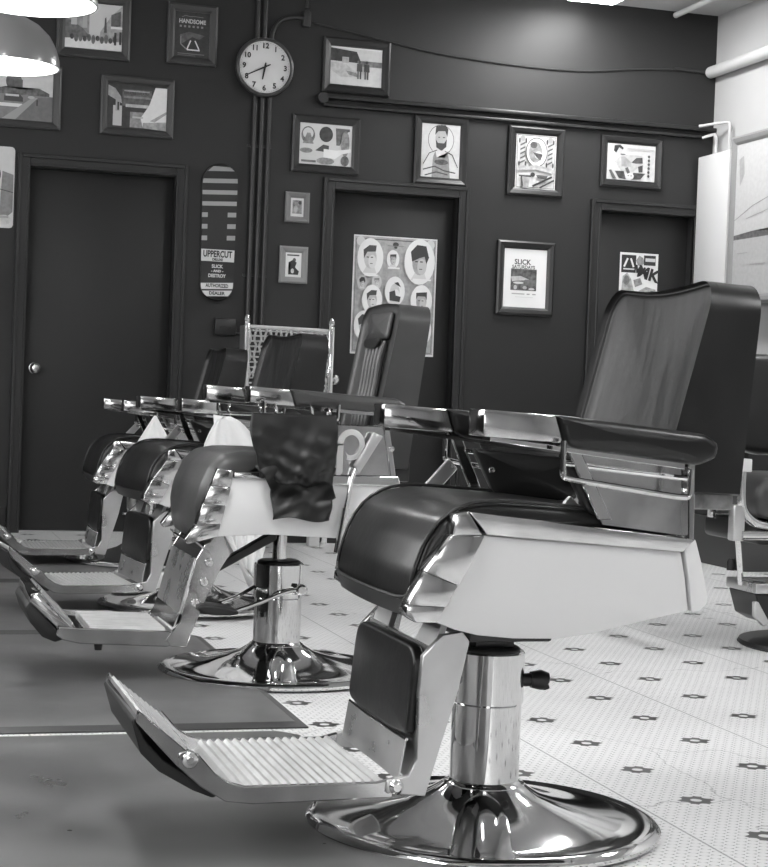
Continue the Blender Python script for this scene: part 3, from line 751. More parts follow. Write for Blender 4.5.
def base_and_column(t, ztop, lever='stub', pist=.40, rc=.068):
    obj('base', lathe([(0, .0), (.335, .0), (.345, .004), (.346, .012), (.338, .019), (.325, .022), (.31, .021), (.27, .026), (.21, .035), (.15, .050), (.11, .064), (.088, .078), (.08, .084), (0, .084)], 96), M['chrome_base'], t)
    b = lathe([(0, .07), (.079, .07), (.082, .078), (.079, .086), (rc + .003, .09), (rc, .094), (rc, ztop - .1), (0, ztop - .1)], 64)
    obj('column', b, M['chrome'], t)
    obj('column_sleeve', lathe([(rc, ztop - .104), (rc + .003, ztop - .1), (rc + .003, ztop - .004), (rc, ztop), (0, ztop)], 64), M['chrome'], t)
    obj('column_cap', lathe([(rc - .006, ztop - .001), (rc - .006, ztop + .004), (rc - .012, ztop + .008), (0, ztop + .008)], 48), M['rubber'], t)
    obj('piston', lathe([(.021, ztop), (.021, pist + .03), (0, pist + .03)], 24), M['chrome'], t)
    if lever == 'stub':
        b = tube(up((-.06, -.01, .285), (-.09, -.012, .286)), .013, 14)
        tube(up((-.085, -.012, .286), (-.104, -.014, .286), (-.116, -.015, .283), (-.12, -.015, .281)), [.016, .02, .018, .009], 14, bm=b)
        tube(up((-.112, -.015, .284), (-.118, -.016, .268)), .007, 8, bm=b)
        obj('lever_socket', b, M['darkmetal'], t)
        obj('lever_bolt', tube(up((.06, -.015, .285), (.09, -.02, .287)), .007, 10), M['chrome'], t)

def panel_side(t, s, white, trim, band, flap=None, name='side_panel'):
    v0, v1 = (.245 * s, .285 * s)
    obj(name, prism(white, .25 * s, v1, U, .003, 2), M['enamel'], t)
    obj('panel_trim', prism(trim, .248 * s, .293 * s, U, .003, 2), M['worn'], t)
    b = bmesh.new()
    for P, e in band: prism([(q_[0] - (.022 if s > 0 else 0), q_[1]) for q_ in P], .246 * s, e * s, U, .003, 2, bm=b)
    obj('front_trim', b, M['worn'], t)
    if flap: obj('rear_flap', prism(flap, .252 * s, .29 * s, U, .004, 2), M['enamel'], t)

def arm(t, s, u0, um, u1, ztip, zmid, zend, th_plate=.048, th_pad=.058, v_in=.235, v_out=.315, mat='leather', rail=True):
    a, b_ = v_in * s, v_out * s
    # chrome front plate: hollow looking block with sloping top
    P = [(u0, ztip), (u0, ztip - th_plate), (um - .006, zmid - th_plate), (um + .01, zmid)]
    obj('arm_plate', prism(P, a, b_, U, .003, 2), M['worn'], t)
    P = [(um + .008, zmid + .002), (um - .008, zmid - th_plate), (um - .03, zmid - th_pad), (u1 + .03, zend - th_pad), (u1 - .005, zend - th_pad * .75), (u1 - .008, zend - .016), (u1 + .02, zend)]
    P2 = resample([(p[0], p[1], 0) for p in P], 60); P2 = [(p.x, p.y) for p in P2]
    obj('arm_pad', pillow(P2, a - .004 * s, b_ + .004 * s, .014, U, .003, .003, n=72, rnd_it=1, rings=3), M[mat], t)
    if rail: obj('arm_rail', prism([(u0 - .02, ztip - th_plate), (u0 - .02, ztip - th_plate - .008), (u1 + .05, zend - th_pad - .008), (u1 + .05, zend - th_pad + .004)], (v_in + .02) * s, (v_out - .02) * s, U, .001, 1), M['chrome'], t)

def ribbed(u0, u1, z0, z1, n, th, h=.007):
    """top with n triangular ribs from (u0,z0) to (u1,z1)"""
    P = []
    for i in range(n):
        for q, e in ((0, 0), (.3, h), (.55, h), (.85, 0)):
            k = (i + q) / n; P.append((u0 + (u1 - u0) * k, z0 + (z1 - z0) * k + e))
    P.append((u1, z1)); P += [(u1, z1 - th), (u0, z0 - th)]
    return P

def chair_a(t):
    base_and_column(t, .345)
    # underframe
    b = ubox(-.10, .07, -.08, .08, .37, .47, .006); ubox(-.25, .15, -.25, .25, .46, .60, .006, bm=b)
    ubox(-.04, .04, -.035, .035, .35, .38, .004, bm=b)
    obj('seat_frame', b, M['darkmetal'], t)
    white = [(.124, .592), (.15, .54), (.185, .475), (.207, .437), (.17, .424), (.128, .414), (.06, .408), (-.025, .407), (-.10, .418), (-.18, .436), (-.282, .458), (-.272, .52), (-.262, .566)]
    trim = [(.155, .633), (.121, .593), (-.262, .566), (-.287, .59)]
    band = [([(.178, .628), (.155, .633), (.127, .592), (.185, .590)], .291), ([(.187, .592), (.125, .592), (.15, .54), (.170, .503), (.232, .527)], .296), ([(.232, .527), (.170, .503), (.19, .465), (.262, .468)], .293), ([(.262, .468), (.19, .465), (.205, .437), (.245, .437), (.264, .45)], .288)]
    flap = [(-.262, .592), (-.289, .590), (-.305, .54), (-.319, .485), (-.317, .47), (-.300, .455), (-.286, .457), (-.275, .53)]
    for s in (-1, 1): panel_side(t, s, white, trim, band, flap)
    obj('rear_panel', ubox(-.29, -.25, -.25, .25, .45, .60, .006), M['worn'], t)
    # cushion
    P = [(-.24, .60), (-.24, .622), (-.1, .636), (.03, .644), (.10, .646), (.15, .638), (.19, .616), (.219, .575), (.238, .52), (.246, .47), (.244, .448), (.230, .44), (.20, .445), (.165, .50), (.13, .57), (.10, .60)]
    mp = lambda a, b_, c: (-(a + (.014 * (1 - (c / .25) ** 2) * max(0, min(1, (.64 - b_) / .12)) if a > .12 else 0)), c, b_ + (.008 * (1 - (c / .25) ** 2) if b_ > .6 else 0))
    cu = obj('seat_cushion', pillow([(p.x, p.y) for p in resample([(q[0], q[1], 0) for q in P], 110)], -.25, .25, .016, mp, n=120, rnd_it=1, flat=True, rs=5), M['leather'], t)
    # make interior rows: piping
    pp = []
    top = [(-.2, .628), (-.1, .640), (.03, .648), (.10, .650), (.15, .642), (.190, .618), (.221, .577), (.240, .52), (.246, .478)]
    for k in range(len(top)): pp.append(mp(top[k][0], top[k][1], -.244))
    nb = 12
    for k in range(1, nb): c = -.244 + .488 * k / nb; pp.append(mp(.249, .472, c))
    for k in reversed(range(len(top))): pp.append(mp(top[k][0], top[k][1], .244))
    obj('piping', tube(smooth_path(pp, 1), .0035, 8), M['piping'], cu)
    b = bmesh.new()
    for k in range(10):
        c0, c1 = -.245 + .049 * k, -.245 + .049 * (k + 1)
    lip = surf(lambda s, q: mp(.247 - .012 * q, .468 - .03 * q, -.245 + .49 * s), 20, 3, .004)
    b.free(); obj('front_lip', lip, M['black'], t)
    # backrest
    H = .425; W = .245
    out = [(-W, 0), (-W, .28), (-W * .985, .36), (-W * .90, H - .018), (-W * .72, H - .004), (-.1, H - .012), (0, H - .016), (.1, H - .012), (W * .72, H - .004), (W * .90, H - .018), (W * .985, .36), (W, .28), (W, 0)]
    def bmap(a, b_, c):      # a=v, b=height, c 0 front .. 1 back
        q = b_ / H; uf = -.255 - .095 * q; ur = -.398 - .04 * q
        return (-(uf + (ur - uf) * c), a, .655 + b_ - .0 * c + (.0 if c < .5 else -.012) + .0)
    P = [(p.x, p.y) for p in resample([(q[0], q[1], 0) for q in out], 100)]
    br = obj('backrest', pillow(P, 0, 1, .16, lambda a, b_, c: bmap(a, b_, c), .16, .1, n=120, rnd_it=1, rings=7, rs=5), M['leather_back'], t)
    # correction of rim inset happens in outline units, so piping follows the front rim
    rim = []
    return br

def backrest_bm(H, W, uf0, uf1, ur0, ur1, z0, r=.018, cr=.03, dip=.012, corner=.07, n=140, crown=.014, backcrown=.006):
    """leather backrest: front outline in (v,height); rounded rims, front crown; returns (bmesh, rim path)"""
    pts = []
    def arc(cx, cy, a0, a1, k=8):
        return [(cx + corner * math.cos(a0 + (a1 - a0) * i / k), cy + corner * math.sin(a0 + (a1 - a0) * i / k)) for i in range(k + 1)]
    pts += [(W, 0)] + arc(W - corner, H - corner, 0, PI / 2) + [(W * .3, H - dip * .8), (0, H - dip), (-W * .3, H - dip * .8)] + arc(-W + corner, H - corner, PI / 2, PI) + [(-W, 0)]
    P = resample([(p[0], p[1], 0) for p in pts], n); N_ = len(P)
    area = 1; cen = Vector((0, H * .45, 0)); nor = []
    for i in range(N_):
        tt = P[(i + 1) % N_] - P[i - 1]; nor.append(Vector((tt.y, -tt.x, 0)).normalized())
    if nor[N_ // 2].y < 0: nor = [-x for x in nor]
    def mp(a, h, d, frac):      # d metres of depth offset from front, frac 0 front 1 back
        q = h / H; uf = uf0 + (uf1 - uf0) * q; ur = ur0 + (ur1 - ur0) * q
        return Vector((-(uf + (ur - uf) * frac - d), a, z0 + h - .004 * frac))
    b = bmesh.new(); R = []
    def ring(sc_, ins, d, frac):
        row = []
        for i in range(N_):
            p = cen + (P[i] - nor[i] * ins - cen) * sc_; row.append(b.verts.new(mp(p.x, p.y, d, frac)))
        R.append(row)
    K = 9
    for k in range(1, K): q = k / K; ring(q, r, crown * (1 - q * q), 0)
    for k in range(6): a = PI / 2 * k / 5; ring(1, r * (1 - math.sin(a)), -r * (1 - math.cos(a)), 0)
    for fr in (.3, .5, .7): ring(1, 0, 0, fr)
    for k in range(6): a = PI / 2 * k / 5; ring(1, r * (1 - math.cos(a)), r * (1 - math.sin(a)), 1)
    for k in reversed(range(1, K)): q = k / K; ring(q, r, -backcrown * (1 - q * q), 1)
    for A_, B_ in zip(R, R[1:]):
        for i in range(N_): b.faces.new((A_[i], A_[(i + 1) % N_], B_[(i + 1) % N_], B_[i]))
    b.faces.new(R[0][::-1]); b.faces.new(R[-1])
    rim = []
    for i in range(N_):
        p = P[i] - nor[i] * (r * .3)
        if p.y > .004: rim.append(mp(p.x, p.y, -r * .2 + .003, 0))
    # order the rim so it starts at one lower corner
    j = max(range(len(rim)), key=lambda i: (rim[i] - rim[i - 1]).length); rim = rim[j:] + rim[:j]
    return b, rim

def chair_a_upper(t, with_bar=True):
    b, rim = backrest_bm(.400, .245, -.25, -.352, -.380, -.413, .672, corner=.06)
    br = obj('backrest', b, M['leather_back'], t)
    b = tube(rim, .0055, 8)
    obj('piping', b, M['piping'], br)
    b = ubox(-.40, -.30, -.22, .22, .640, .685, .006)
    obj('back_bracket', b, M['tarnish'], t)
    for s in (-1, 1):
        du = 0 if s < 0 else .018
        arm(t, s, .143 + du, -.002 + du, -.308, .815, .808, .784)
        # frame below the arm
        obj('arm_strut', prism([(-.028, .758), (-.052, .758), (-.125, .622), (-.098, .622)] if s < 0 else [(.008, .762), (-.016, .762), (-.080, .618), (-.054, .618)], .268 * s, .278 * s, U, .002, 1), M['chrome'], t)
        obj('arm_strut', prism([(-.272, .73), (-.287, .73), (-.290, .588), (-.278, .588)], .262 * s, .280 * s, U, .002, 1), M['chrome'], t)
        obj('arm_side_plate', prism([(-.055, .745), (-.275, .722), (-.288, .592), (-.112, .612)], .258 * s, .264 * s, U, .001, 1), M['worn'], t)
        pl = pillow([(p.x, p.y) for p in resample([(-.035, .728, 0), (-.27, .712, 0), (-.275, .622, 0), (-.09, .628, 0)], 30)], .228 * s, .256 * s, .008, U, .006, .003, n=80, rings=4, rnd_it=1)
        sp = obj('inner_pad', pl, M['leather'], t)
        obj('button', lathe([(0, -.004), (.006, -.003), (.007, 0), (0, 0)], 12, (.075, .225 * s, .685), axis='y'), M['steel'], sp)
        # towel bar loop and inner rod
        v = .327 * s
        P = s > 0 and [] or smooth_path(up((-.004, v, .765), (-.004, v, .705), (-.008, v, .698), (-.125, v, .683), (-.245, v, .667), (-.253, v, .672), (-.254, v, .72)), 2)
        if P: obj('towel_bar', tube(P, .0055, 10), M['chrome'], t)
        obj('cross_rod', tube(up((-.03, .272 * s, .722), (-.275, .272 * s, .700)), .005, 8), M['chrome'], t)
        br_ = prism([(.070, .620), (.028, .620), (-.026, .682), (-.006, .704)] if s > 0 else [(-.13, .61), (-.115, .596), (-.06, .645), (-.075, .66)], .30 * s if s > 0 else .19 * s, .312 * s if s > 0 else .2 * s, U, .002, 1)
        obj('recline_lever', br_, M['alu'], t)

def chair_a_leg(t, toe=1.0, mat='alu'):
    side = [(.116, .392), (.130, .410), (.168, .404), (.204, .366), (.209, .30), (.208, .18), (.222, .150), (.262, .142), (.264, .120), (.190, .112), (.165, .20), (.135, .30)]
    def front(s_, q, z0, z1, du):
        v = -.196 + .392 * s_; z = z0 + (z1 - z0) * q; k = (z - .14) / .23
        return (-(.226 - .022 * k - du), v, z)
    lr = obj('leg_rest', surf(lambda s_, q: front(s_, q, .135, .38, .016), 4, 6, .006), M[mat], t)
    for s in (-1, 1): obj('side_plate', prism(side, .196 * s, .212 * s, U, .0015, 1), M[mat], lr)
    # necks curling up to the seat
    for s in (-1, 1):
        def nk(a, q, s=s):
            # a along height, q across
            z = .350 + .115 * a; u_ = .192 - .045 * a
            half = .050 + .024 * (1 - a) ** 2; cv = .140 - .012 * (1 - a) ** 2
            return (-u_ - .0, s * (cv + half * (2 * q - 1) * (.75 if q < .5 else 1) * (1 if True else 1)), z)
        obj('neck', surf(nk, 8, 8, .012), M[mat], lr)
    # back plate and leather pad (slightly bowed)
    pad = []
    P = [(-.195, .222), (-.195, .35), (-.188, .370), (-.16, .380), (.16, .380), (.188, .370), (.195, .35), (.195, .222), (.1, .214), (-.1, .214)]
    def pm(a, b_, c):
        k = (b_ - .14) / .23; return (-(.214 - .022 * k + c), a, b_)
    obj('leg_pad', pillow([(p_.x, p_.y) for p_ in resample([(a_, c_, 0) for a_, c_ in P], 40)], 0, .022, .007, pm, 0, .005, n=100, rings=5, rnd_it=1), M['leather'], lr)
    obj('pad_trim', tube([pm(-.193 + .386 * k / 14, .212 + .0 * k, .016 + .004 * math.sin(PI * k / 14)) for k in range(15)], .003, 8), M['chrome'], lr)
    # concave scoop below the pad
    def sc_(s_, q):
        v = -.193 + .386 * s_; z = .21 - .072 * q; e = (v / .193) ** 2
        return (-(.226 - .006 * (1 - e) * math.sin(PI * q * .9) + .012 * q), v, z)
    obj('scoop_panel', surf(sc_, 16, 6, .003), M['alu'], lr)
    # footplate
    fp = ribbed(.262, .535, .135, .133, 16, .012, .006)
    b = prism(fp, -.196, .196, U); 
    o = obj('footrest', b, M['cast'], t, angle=20)
    rail = [(.245, .146), (.25, .110), (.505, .106), (.555, .112), (.60, .140), (.642, .178), (.640, .200), (.622, .205), (.604, .196), (.575, .163), (.55, .146), (.52, .138), (.28, .138)]
    for s in (-1, 1): obj('side_rail', prism(rail, .194 * s, .206 * s, U, .002, 1), M['worn'], o)
    obj('bend_plate', prism([(.533, .133), (.56, .144), (.585, .166), (.612, .190), (.618, .180), (.59, .154), (.562, .130), (.533, .121)], -.196, .196, U), M['chrome'], o)
    for s in (-1, 1):
        obj('hinge_bolt', lathe([(0, -.006), (.006, -.006), (.007, -.004), (.013, -.003), (.015, 0), (0, 0)] if s < 0 else [(0, .006), (.006, .006), (.013, .003), (.015, 0), (0, 0)], 18, (-.620, .206 * s, .187), axis='y'), M['steel'], o)
        obj('pivot_bolt', lathe([(0, -.007), (.007, -.007), (.012, -.003), (.014, 0), (0, 0)] if s < 0 else [(0, .007), (.007, .007), (.012, .003), (.014, 0), (0, 0)], 16, (-.245, .212 * s, .130), axis='y'), M['steel'], o)
    tx, tz = .612 + (.757 - .612) * toe, .193 + (.309 - .193) * toe
    tp = ribbed(.612, tx, .190, tz - .003, 9, .010, .006)
    o2 = obj('toe_plate', prism(tp, -.19, .19, U), M['cast'], t, angle=20)
    k = toe
    rl = [(.622, .200), (.640, .175), (.612 + .158 * k, .190 + .100 * k), (.612 + .152 * k, .198 + .117 * k)]
    for s in (-1, 1): obj('toe_rail', prism(rl, .19 * s, .203 * s, U, .002, 1), M['worn'], o2)
    bu = [(.612 + .158 * k, .190 + .104 * k), (.612 + .13 * k, .175 + .07 * k), (.612 + .08 * k, .165 + .0 * k + .02), (.60, .145), (.575, .128), (.56, .122), (.575, .116), (.61, .130), (.612 + .09 * k, .165), (.612 + .14 * k, .165 + .05 * k), (.612 + .166 * k, .19 + .098 * k)]
    obj('rubber_bumper', prism(bu, -.19, .19, U, .002, 1), M['rubber'], o2)

def build_a(name, label, loc, rz, toe=1.0, legmat='alu'):
    t = thing(name, label, 'barber chair', loc, rz)
    chair_a(t)
    for o in [o for o in t.children if o.name.startswith('backrest')]: bpy.data.objects.remove(o)
    chair_a_upper(t); chair_a_leg(t, toe, legmat)
    return t
def dup(root, label, loc, rz, dz=0.):
    r_ = root.copy(); C.objects.link(r_); r_.location = loc; r_.rotation_euler = (0, 0, rz); r_['label'] = label
    for ch in list(root.children):
        c_ = ch.copy(); C.objects.link(c_); c_.parent = r_
        if not (c_.name.startswith('base') or c_.name.startswith('column')): c_.location.z += dz
        for g in list(ch.children):
            d_ = g.copy(); C.objects.link(d_); d_.parent = c_
    return r_
GR = 'barber chairs in a row on the floor mats'
ca = build_a('barber_chair', 'nearest black leather barber chair with white enamel side and ribbed chrome footrest', (1.162, 3.127, .003), 0, .66)
ca['group'] = GR
cc = dup(ca, 'third barber chair in the row, between the cape draped one and the farthest one', (1.158, 6.35, .014), math.radians(5), -.035)
cd = dup(ca, 'farthest barber chair in the row, in front of the left door', (1.205, 7.95, .014), 0, -.065)

# second chair, another model with tall back
def chair_b():
    t = thing('barber_chair', 'second barber chair with tall grey headrest back and a dark cape over its arm', 'barber chair', (1.157, 4.915, .003), 0, GR)
    base_and_column(t, .325, lever=None, pist=.42, rc=.07)
    b = ubox(-.12, .12, -.13, .13, .42, .45, .006); ubox(-.25, .2, -.25, .25, .44, .585, .006, bm=b)
    obj('seat_frame', b, M['darkmetal'], t)
    obj('link_bar', prism([(.235, .31), (.235, .285), (.03, .40), (.03, .43)], -.09, -.05, U, .003, 1), M['darkmetal'], t)
    white = [(.207, .588), (.245, .435), (.245, .424), (.1, .432), (-.09, .424), (-.25, .44), (-.282, .56), (-.27, .585)]
    trim = [(.205, .603), (.12, .606), (.118, .588), (.205, .586)]
    band = [([(.250, .614), (.205, .606), (.212, .56), (.268, .565)], .292), ([(.268, .565), (.212, .56), (.224, .51), (.288, .515)], .296), ([(.288, .515), (.224, .51), (.235, .46), (.305, .455)], .291), ([(.305, .455), (.235, .46), (.243, .425), (.325, .402), (.335, .415)], .287)]
    for s in (-1, 1):
        panel_side(t, s, white, trim, band)
        # boxed arm support with riveted rear edge
        bx = obj('arm_box', prism([(-.05, .745), (-.225, .742), (-.250, .60), (-.05, .60)], .255 * s, .283 * s, U, .003, 1), M['worn'], t)
        obj('box_ledge', prism([(-.04, .602), (-.268, .602), (-.275, .575), (-.04, .575)], .25 * s, .297 * s, U, .003, 1), M['chrome'], bx)
        obj('box_edge', prism([(-.22, .745), (-.236, .745), (-.262, .60), (-.246, .60)], .25 * s, .292 * s, U, .002, 1), M['chrome'], bx)
        obj('rivet', lathe([(0, .29 * s + .008 * s), (.008, .29 * s + .006 * s), (.009, .28 * s), (0, .28 * s)], 12, (.245, 0, .68), axis='y'), M['steel'], bx)
        du = 0 if s < 0 else .018
        arm(t, s, .172 + du, .05 + du, -.272, .842, .836, .822, .046, .044, .240, .312, 'leather_grey')
        v = .33 * s
        obj('towel_bar', tube(smooth_path(up((.135, v, .80), (.135, v, .762), (.13, v, .755), (-.03, v, .756), (-.07, v, .757), (-.075, v, .76), (-.076, v, .80)), 2), .0055, 10), M['chrome'], t)
        for u_ in (.10, .0, -.05): obj('hook', tube(smooth_path(up((u_, .31 * s, .795), (u_, .33 * s, .785), (u_, .34 * s, .765), (u_ - .004, .325 * s, .752))), .004, 8), M['chrome'], t)
    # flat handled recline lever on the near side
    lv = obj('recline_lever', prism([(-.130, .632), (-.146, .607), (-.212, .715), (-.185, .726)], -.318, -.304, U, .003, 2), M['alu'], t)
    obj('lever_rod', tube(up((-.140, -.306, .622), (-.128, -.306, .59), (-.112, -.306, .50), (-.096, -.306, .40)), [.006, .006, .008, .009], 12), M['chrome'], lv)
    obj('lever_sleeve', tube(up((-.114, -.306, .51), (-.094, -.306, .385)), .011, 14), M['chrome'], lv)
    # letter mark on the arm box
    b = bmesh.new()
    def mk(P):
        A_ = [b.verts.new((-p[0], -.2862, p[1])) for p in P]; B_ = [b.verts.new((-p[0], -.2848, p[1])) for p in P]
        b.faces.new(A_); b.faces.new(B_[::-1])
        for i in range(len(P)): b.faces.new((A_[i], A_[(i + 1) % len(P)], B_[(i + 1) % len(P)], B_[i]))
    O = []; I = []
    for k in range(27):
        a = PI * 1.02 - (PI * 1.62) * k / 26; O.append((-.128 - .040 * math.cos(a), .688 + .044 * math.sin(a))); 
        w_ = .018 - .004 * k / 26; I.append((-.128 - (.040 - w_) * math.cos(a), .688 + (.044 - w_) * math.sin(a)))
    mk([(-.088, .69), (-.088, .595), (-.092, .592), (-.106, .61), (-.106, .69)])
    for k in range(26): mk([O[k], O[k + 1], I[k + 1], I[k]])
    mk([I[-1], O[-1], (-.118, .655), (-.112, .668)])
    obj('letter_mark', b, M['enamel'], t, smooth=False)
    # bulging seat cushion
    P = [(-.24, .585), (-.24, .63), (-.1, .648), (.08, .657), (.17, .656), (.225, .645), (.258, .612), (.276, .56), (.285, .50), (.280, .44), (.265, .40), (.240, .395), (.21, .45), (.18, .55), (.10, .585)]
    mp = lambda a, b_, c: (-(a + (.035 * (1 - (c / .25) ** 2) * max(0, min(1, (.655 - b_) / .12)) if a > .12 else 0)), c, b_ + (.010 * (1 - (c / .25) ** 2) if b_ > .6 else 0))
    obj('seat_cushion', pillow([(p.x, p.y) for p in resample([(q[0], q[1], 0) for q in P], 110)], -.245, .25, .04, mp, n=120, rnd_it=1, flat=True, rs=7), M['leather_grey'], t)
    obj('cushion_ledge', surf(lambda s_, q: (-(.290 - .04 * q + .012 * (1 - (2 * s_ - 1) ** 2)), -.22 + .43 * s_, .405 - .03 * q), 14, 3, .005), M['chrome'], t)
    # tall back with headrest slot
    b, rim = backrest_bm(.475, .20, -.215, -.302, -.312, -.370, .622, r=.012, corner=.055, dip=-.006, crown=.006)
    br = obj('backrest', b, M['leather_grey'], t)
    def bu(v, z, d): q = (z - .622) / .475; return (-(-.215 - .087 * q + d), v, z)
    for k, v in enumerate((-.085, -.05, -.015, .02, .055)):
        obj('flute', tube([bu(v, .72 + .27 * i / 10, .008 + .002 * math.sin(i)) for i in range(11)], [.006] + [.011] * 9 + [.005], 10), M['leather_grey'], br)
    hr = pillow([(p_.x, p_.y) for p_ in resample([(-.11, .995, 0), (-.11, 1.075, 0), (.11, 1.075, 0), (.11, .995, 0)], 30)], 0, .014, .007, lambda a, z, c: bu(a, z, c), 0, .006, n=60, rings=4)
    obj('headrest_panel', hr, M['leather_grey'], br)
    obj('handle_slot', pillow([(-.085, .985), (-.08, 1.0), (.08, 1.0), (.085, .985), (.05, .968), (-.05, .968)], .016, .026, .004, lambda a, z, c: bu(a, z, c), 0, 0, n=40, rings=3), M['black'], br)
    obj('back_bracket', ubox(-.34, -.22, -.17, .17, .58, .64, .006), M['darkmetal'], t)
    # leg rest: mirror box leaning forward
    side = [(.185, .40), (.24, .425), (.262, .405), (.268, .36), (.285, .33), (.335, .165), (.355, .125), (.345, .112), (.30, .110), (.285, .16), (.21, .345)]
    side = [(.19, .37), (.21, .425), (.245, .425), (.287, .352), (.325, .18), (.362, .128), (.350, .110), (.305, .108), (.295, .14), (.255, .24), (.215, .33)]
    lr = obj('leg_rest', surf(lambda s_, q: (-(.262 + .06 * (1 - q)), -.19 + .38 * s_, .15 + .19 * q), 4, 4, .006), M['darkmetal'], t)
    for s in (-1, 1): obj('side_plate', prism(side, .192 * s, .208 * s, U, .0015, 1), M['worn'], lr)
    obj('front_panel', surf(lambda s_, q: (-(.288 + .04 * (1 - q)), -.19 + .38 * s_, .20 + .155 * q), 4, 4, .006), M['alu'], lr)
    obj('lower_panel', surf(lambda s_, q: (-(.352 - .024 * q), -.19 + .38 * s_, .13 + .07 * q), 4, 4, .004), M['chrome'], lr)
    obj('top_panel', surf(lambda s_, q: (-(.212 + .074 * (1 - q) ** .7), -.19 + .38 * s_, .356 + .05 * q), 4, 6, .006), M['darkmetal'], lr)
    for z, u_ in ((.345, .25), (.29, .262), (.23, .285)): obj('bolt', lathe([(0, -.006), (.011, -.005), (.013, 0), (0, 0)], 14, (-u_, -.208, z), axis='y'), M['steel'], lr)
    # footrest, ribs run lengthwise
    P = [(-.19, .0)]
    n = 9
    Q = []
    for i in range(n):
        for q, e in ((0, 0), (.3, .006), (.6, .006), (.9, 0)): Q.append((-.17 + .34 * (i + q) / n, .150 + e))
    Q += [(.17, .150), (.19, .150), (.19, .136), (-.19, .136), (-.19, .150)]
    o = obj('footrest', prism(Q, .36, .57, lambda a, b_, c: (-c, a, b_ + (.0 + (c - .36) * .03))), M['cast'], t, angle=20)
    rail = [(.305, .125), (.355, .152), (.59, .160), (.66, .165), (.665, .142), (.645, .128), (.60, .118), (.36, .108)]
    for s in (-1, 1): obj('side_rail', prism(rail, .188 * s, .204 * s, U, .003, 1), M['worn'], o)
    obj('smooth_plate', prism([(.57, .150), (.605, .153), (.605, .140), (.57, .138)], -.19, .19, U, .001, 1), M['chrome'], o)
    o2 = obj('toe_plate', prism([(.618, .160), (.650, .150), (.738, .232), (.735, .254), (.710, .258)], -.195, .195, U, .004, 2), M['chrome'], t)
    obj('toe_face', prism([(.614, .168), (.618, .160), (.706, .254), (.702, .258)], -.165, .165, U, .001, 1), M['alu'], o2)
    obj('rubber_bumper', prism([(.655, .150), (.64, .128), (.665, .120), (.70, .134), (.735, .175), (.748, .215), (.738, .232)], -.185, .185, U, .004, 2), M['rubber'], o2)
    obj('rubber_foot', lathe([(0, .096), (.01, .096), (.012, .11), (.01, .122), (0, .122)], 12, (-.545, -.17, 0)), M['rubber'], o)
    # pump lever
    pl = obj('pump_lever', tube(smooth_path(up((-.045, -.075, .252), (.0, -.085, .248), (.08, -.14, .225), (.175, -.20, .205))), .0065, 10), M['chrome'], t)
    obj('lever_rod', tube(smooth_path(up((.02, .075, .262), (.08, .0, .25), (.14, -.09, .235), (.205, -.16, .225))), .0065, 10), M['chrome'], pl)
    obj('lever_hub', lathe([(0, -.09), (.012, -.09), (.017, -.085), (.017, -.06), (0, -.06)], 16, (.052, 0, .252), axis='y'), M['worn'], pl)
    obj('pedal', pillow([(.165, .214), (.165, .198), (.26, .200), (.285, .216), (.275, .232), (.2, .224)], -.235, -.15, .008, U, n=40, rnd_it=1, rings=3), M['rubber'], pl)
    return t
cb = chair_b()

# capes
def cape(name, label, fn, nu, nv, mat, loc, th=.003):
    o = obj(name, surf(fn, nu, nv, th), mat, None, angle=180, loc=loc); tag(o, label, 'cape'); return o
# dark cape folded over the near arm bar of the second chair
def cb_fn(lay):
    def fn(s_, q):
        if lay == 0:
            z = .770 - .185 * q; u0 = .172 + .012 * math.sin(q * 5) - .02 * q; u1 = -.066 - .004 * math.sin(q * 4) ; base = -.346
            sag = .028 * q * math.sin(PI * s_) + .006 * math.sin(s_ * 17 + q * 9) * q
            u_ = u0 + (u1 - u0) * s_; v = base - .012 * math.sin(q * PI) - .012 * math.sin(s_ * 7 + q * 4) * q - .010 * math.sin((s_ * 1.3 + q) * 6) * q - .006 * math.sin(q * 24 - s_ * 10) * q - .004 * math.sin(s_ * 31 + q * 13) * q
            z -= sag; z += .018 * q * q * math.sin(s_ * 3 + .5)
            if q > .8: v += (q - .8) * .06
        else:
            z = .625 - .148 * q; u0 = .155 - .05 * min(1, q * 2.2) - .004 * q; u1 = -.072 - .006 * q + .012 * (q > .55)
            u_ = u0 + (u1 - u0) * s_; v = -.325 - .014 * math.sin(q * 9 + s_ * 2) - .008 * math.sin(s_ * 9 + q * 7)
            z += .006 * math.sin(s_ * 6)
        return (-u_, v, z)
    return fn
cpt = thing('barber_cape', 'dark satin cape folded over the near arm bar of the second chair', 'cape', (1.157, 4.915, .003))
obj('upper_fold', surf(cb_fn(0), 36, 26, .004), M['cloth_black'], cpt, angle=180)
obj('lower_fold', surf(cb_fn(1), 30, 24, .004), M['cloth_black'], cpt, angle=180)
# white capes
def wc(s_, q):
    w_ = .010 + .115 * min(1, q / .3) ** .6 * (1 if q < .3 else max(.04, 1 - ((q - .3) / .7) ** 2.2))
    cu_ = .0 - .10 * min(q, .3) - .12 * max(0, q - .3)
    z = .735 - .57 * q + .05 * (abs(2 * s_ - 1) ** 1.5) * min(q * 2, 1) * (1 - q)
    u_ = cu_ - w_ * (2 * s_ - 1) - (.02 * (2 * s_ - 1) ** 2)
    return (-u_, -.346 + .010 * math.sin(s_ * 22) * min(1, q * 3), z)
cape('barber_cape', 'white cape hanging in folds from the arm of the third barber chair', wc, 40, 30, M['cloth_white'], (1.158, 6.35, .0)).rotation_euler = (0, 0, math.radians(5))
def wd(s_, q):
    w_ = .004 + .10 * q; u_ = .0 - .0 * q - w_ * (2 * s_ - 1) + .012
    return (-u_ , -.335 + .008 * math.sin(s_ * 16) * q, .70 - .2 * q + .03 * abs(2 * s_ - 1) * q)
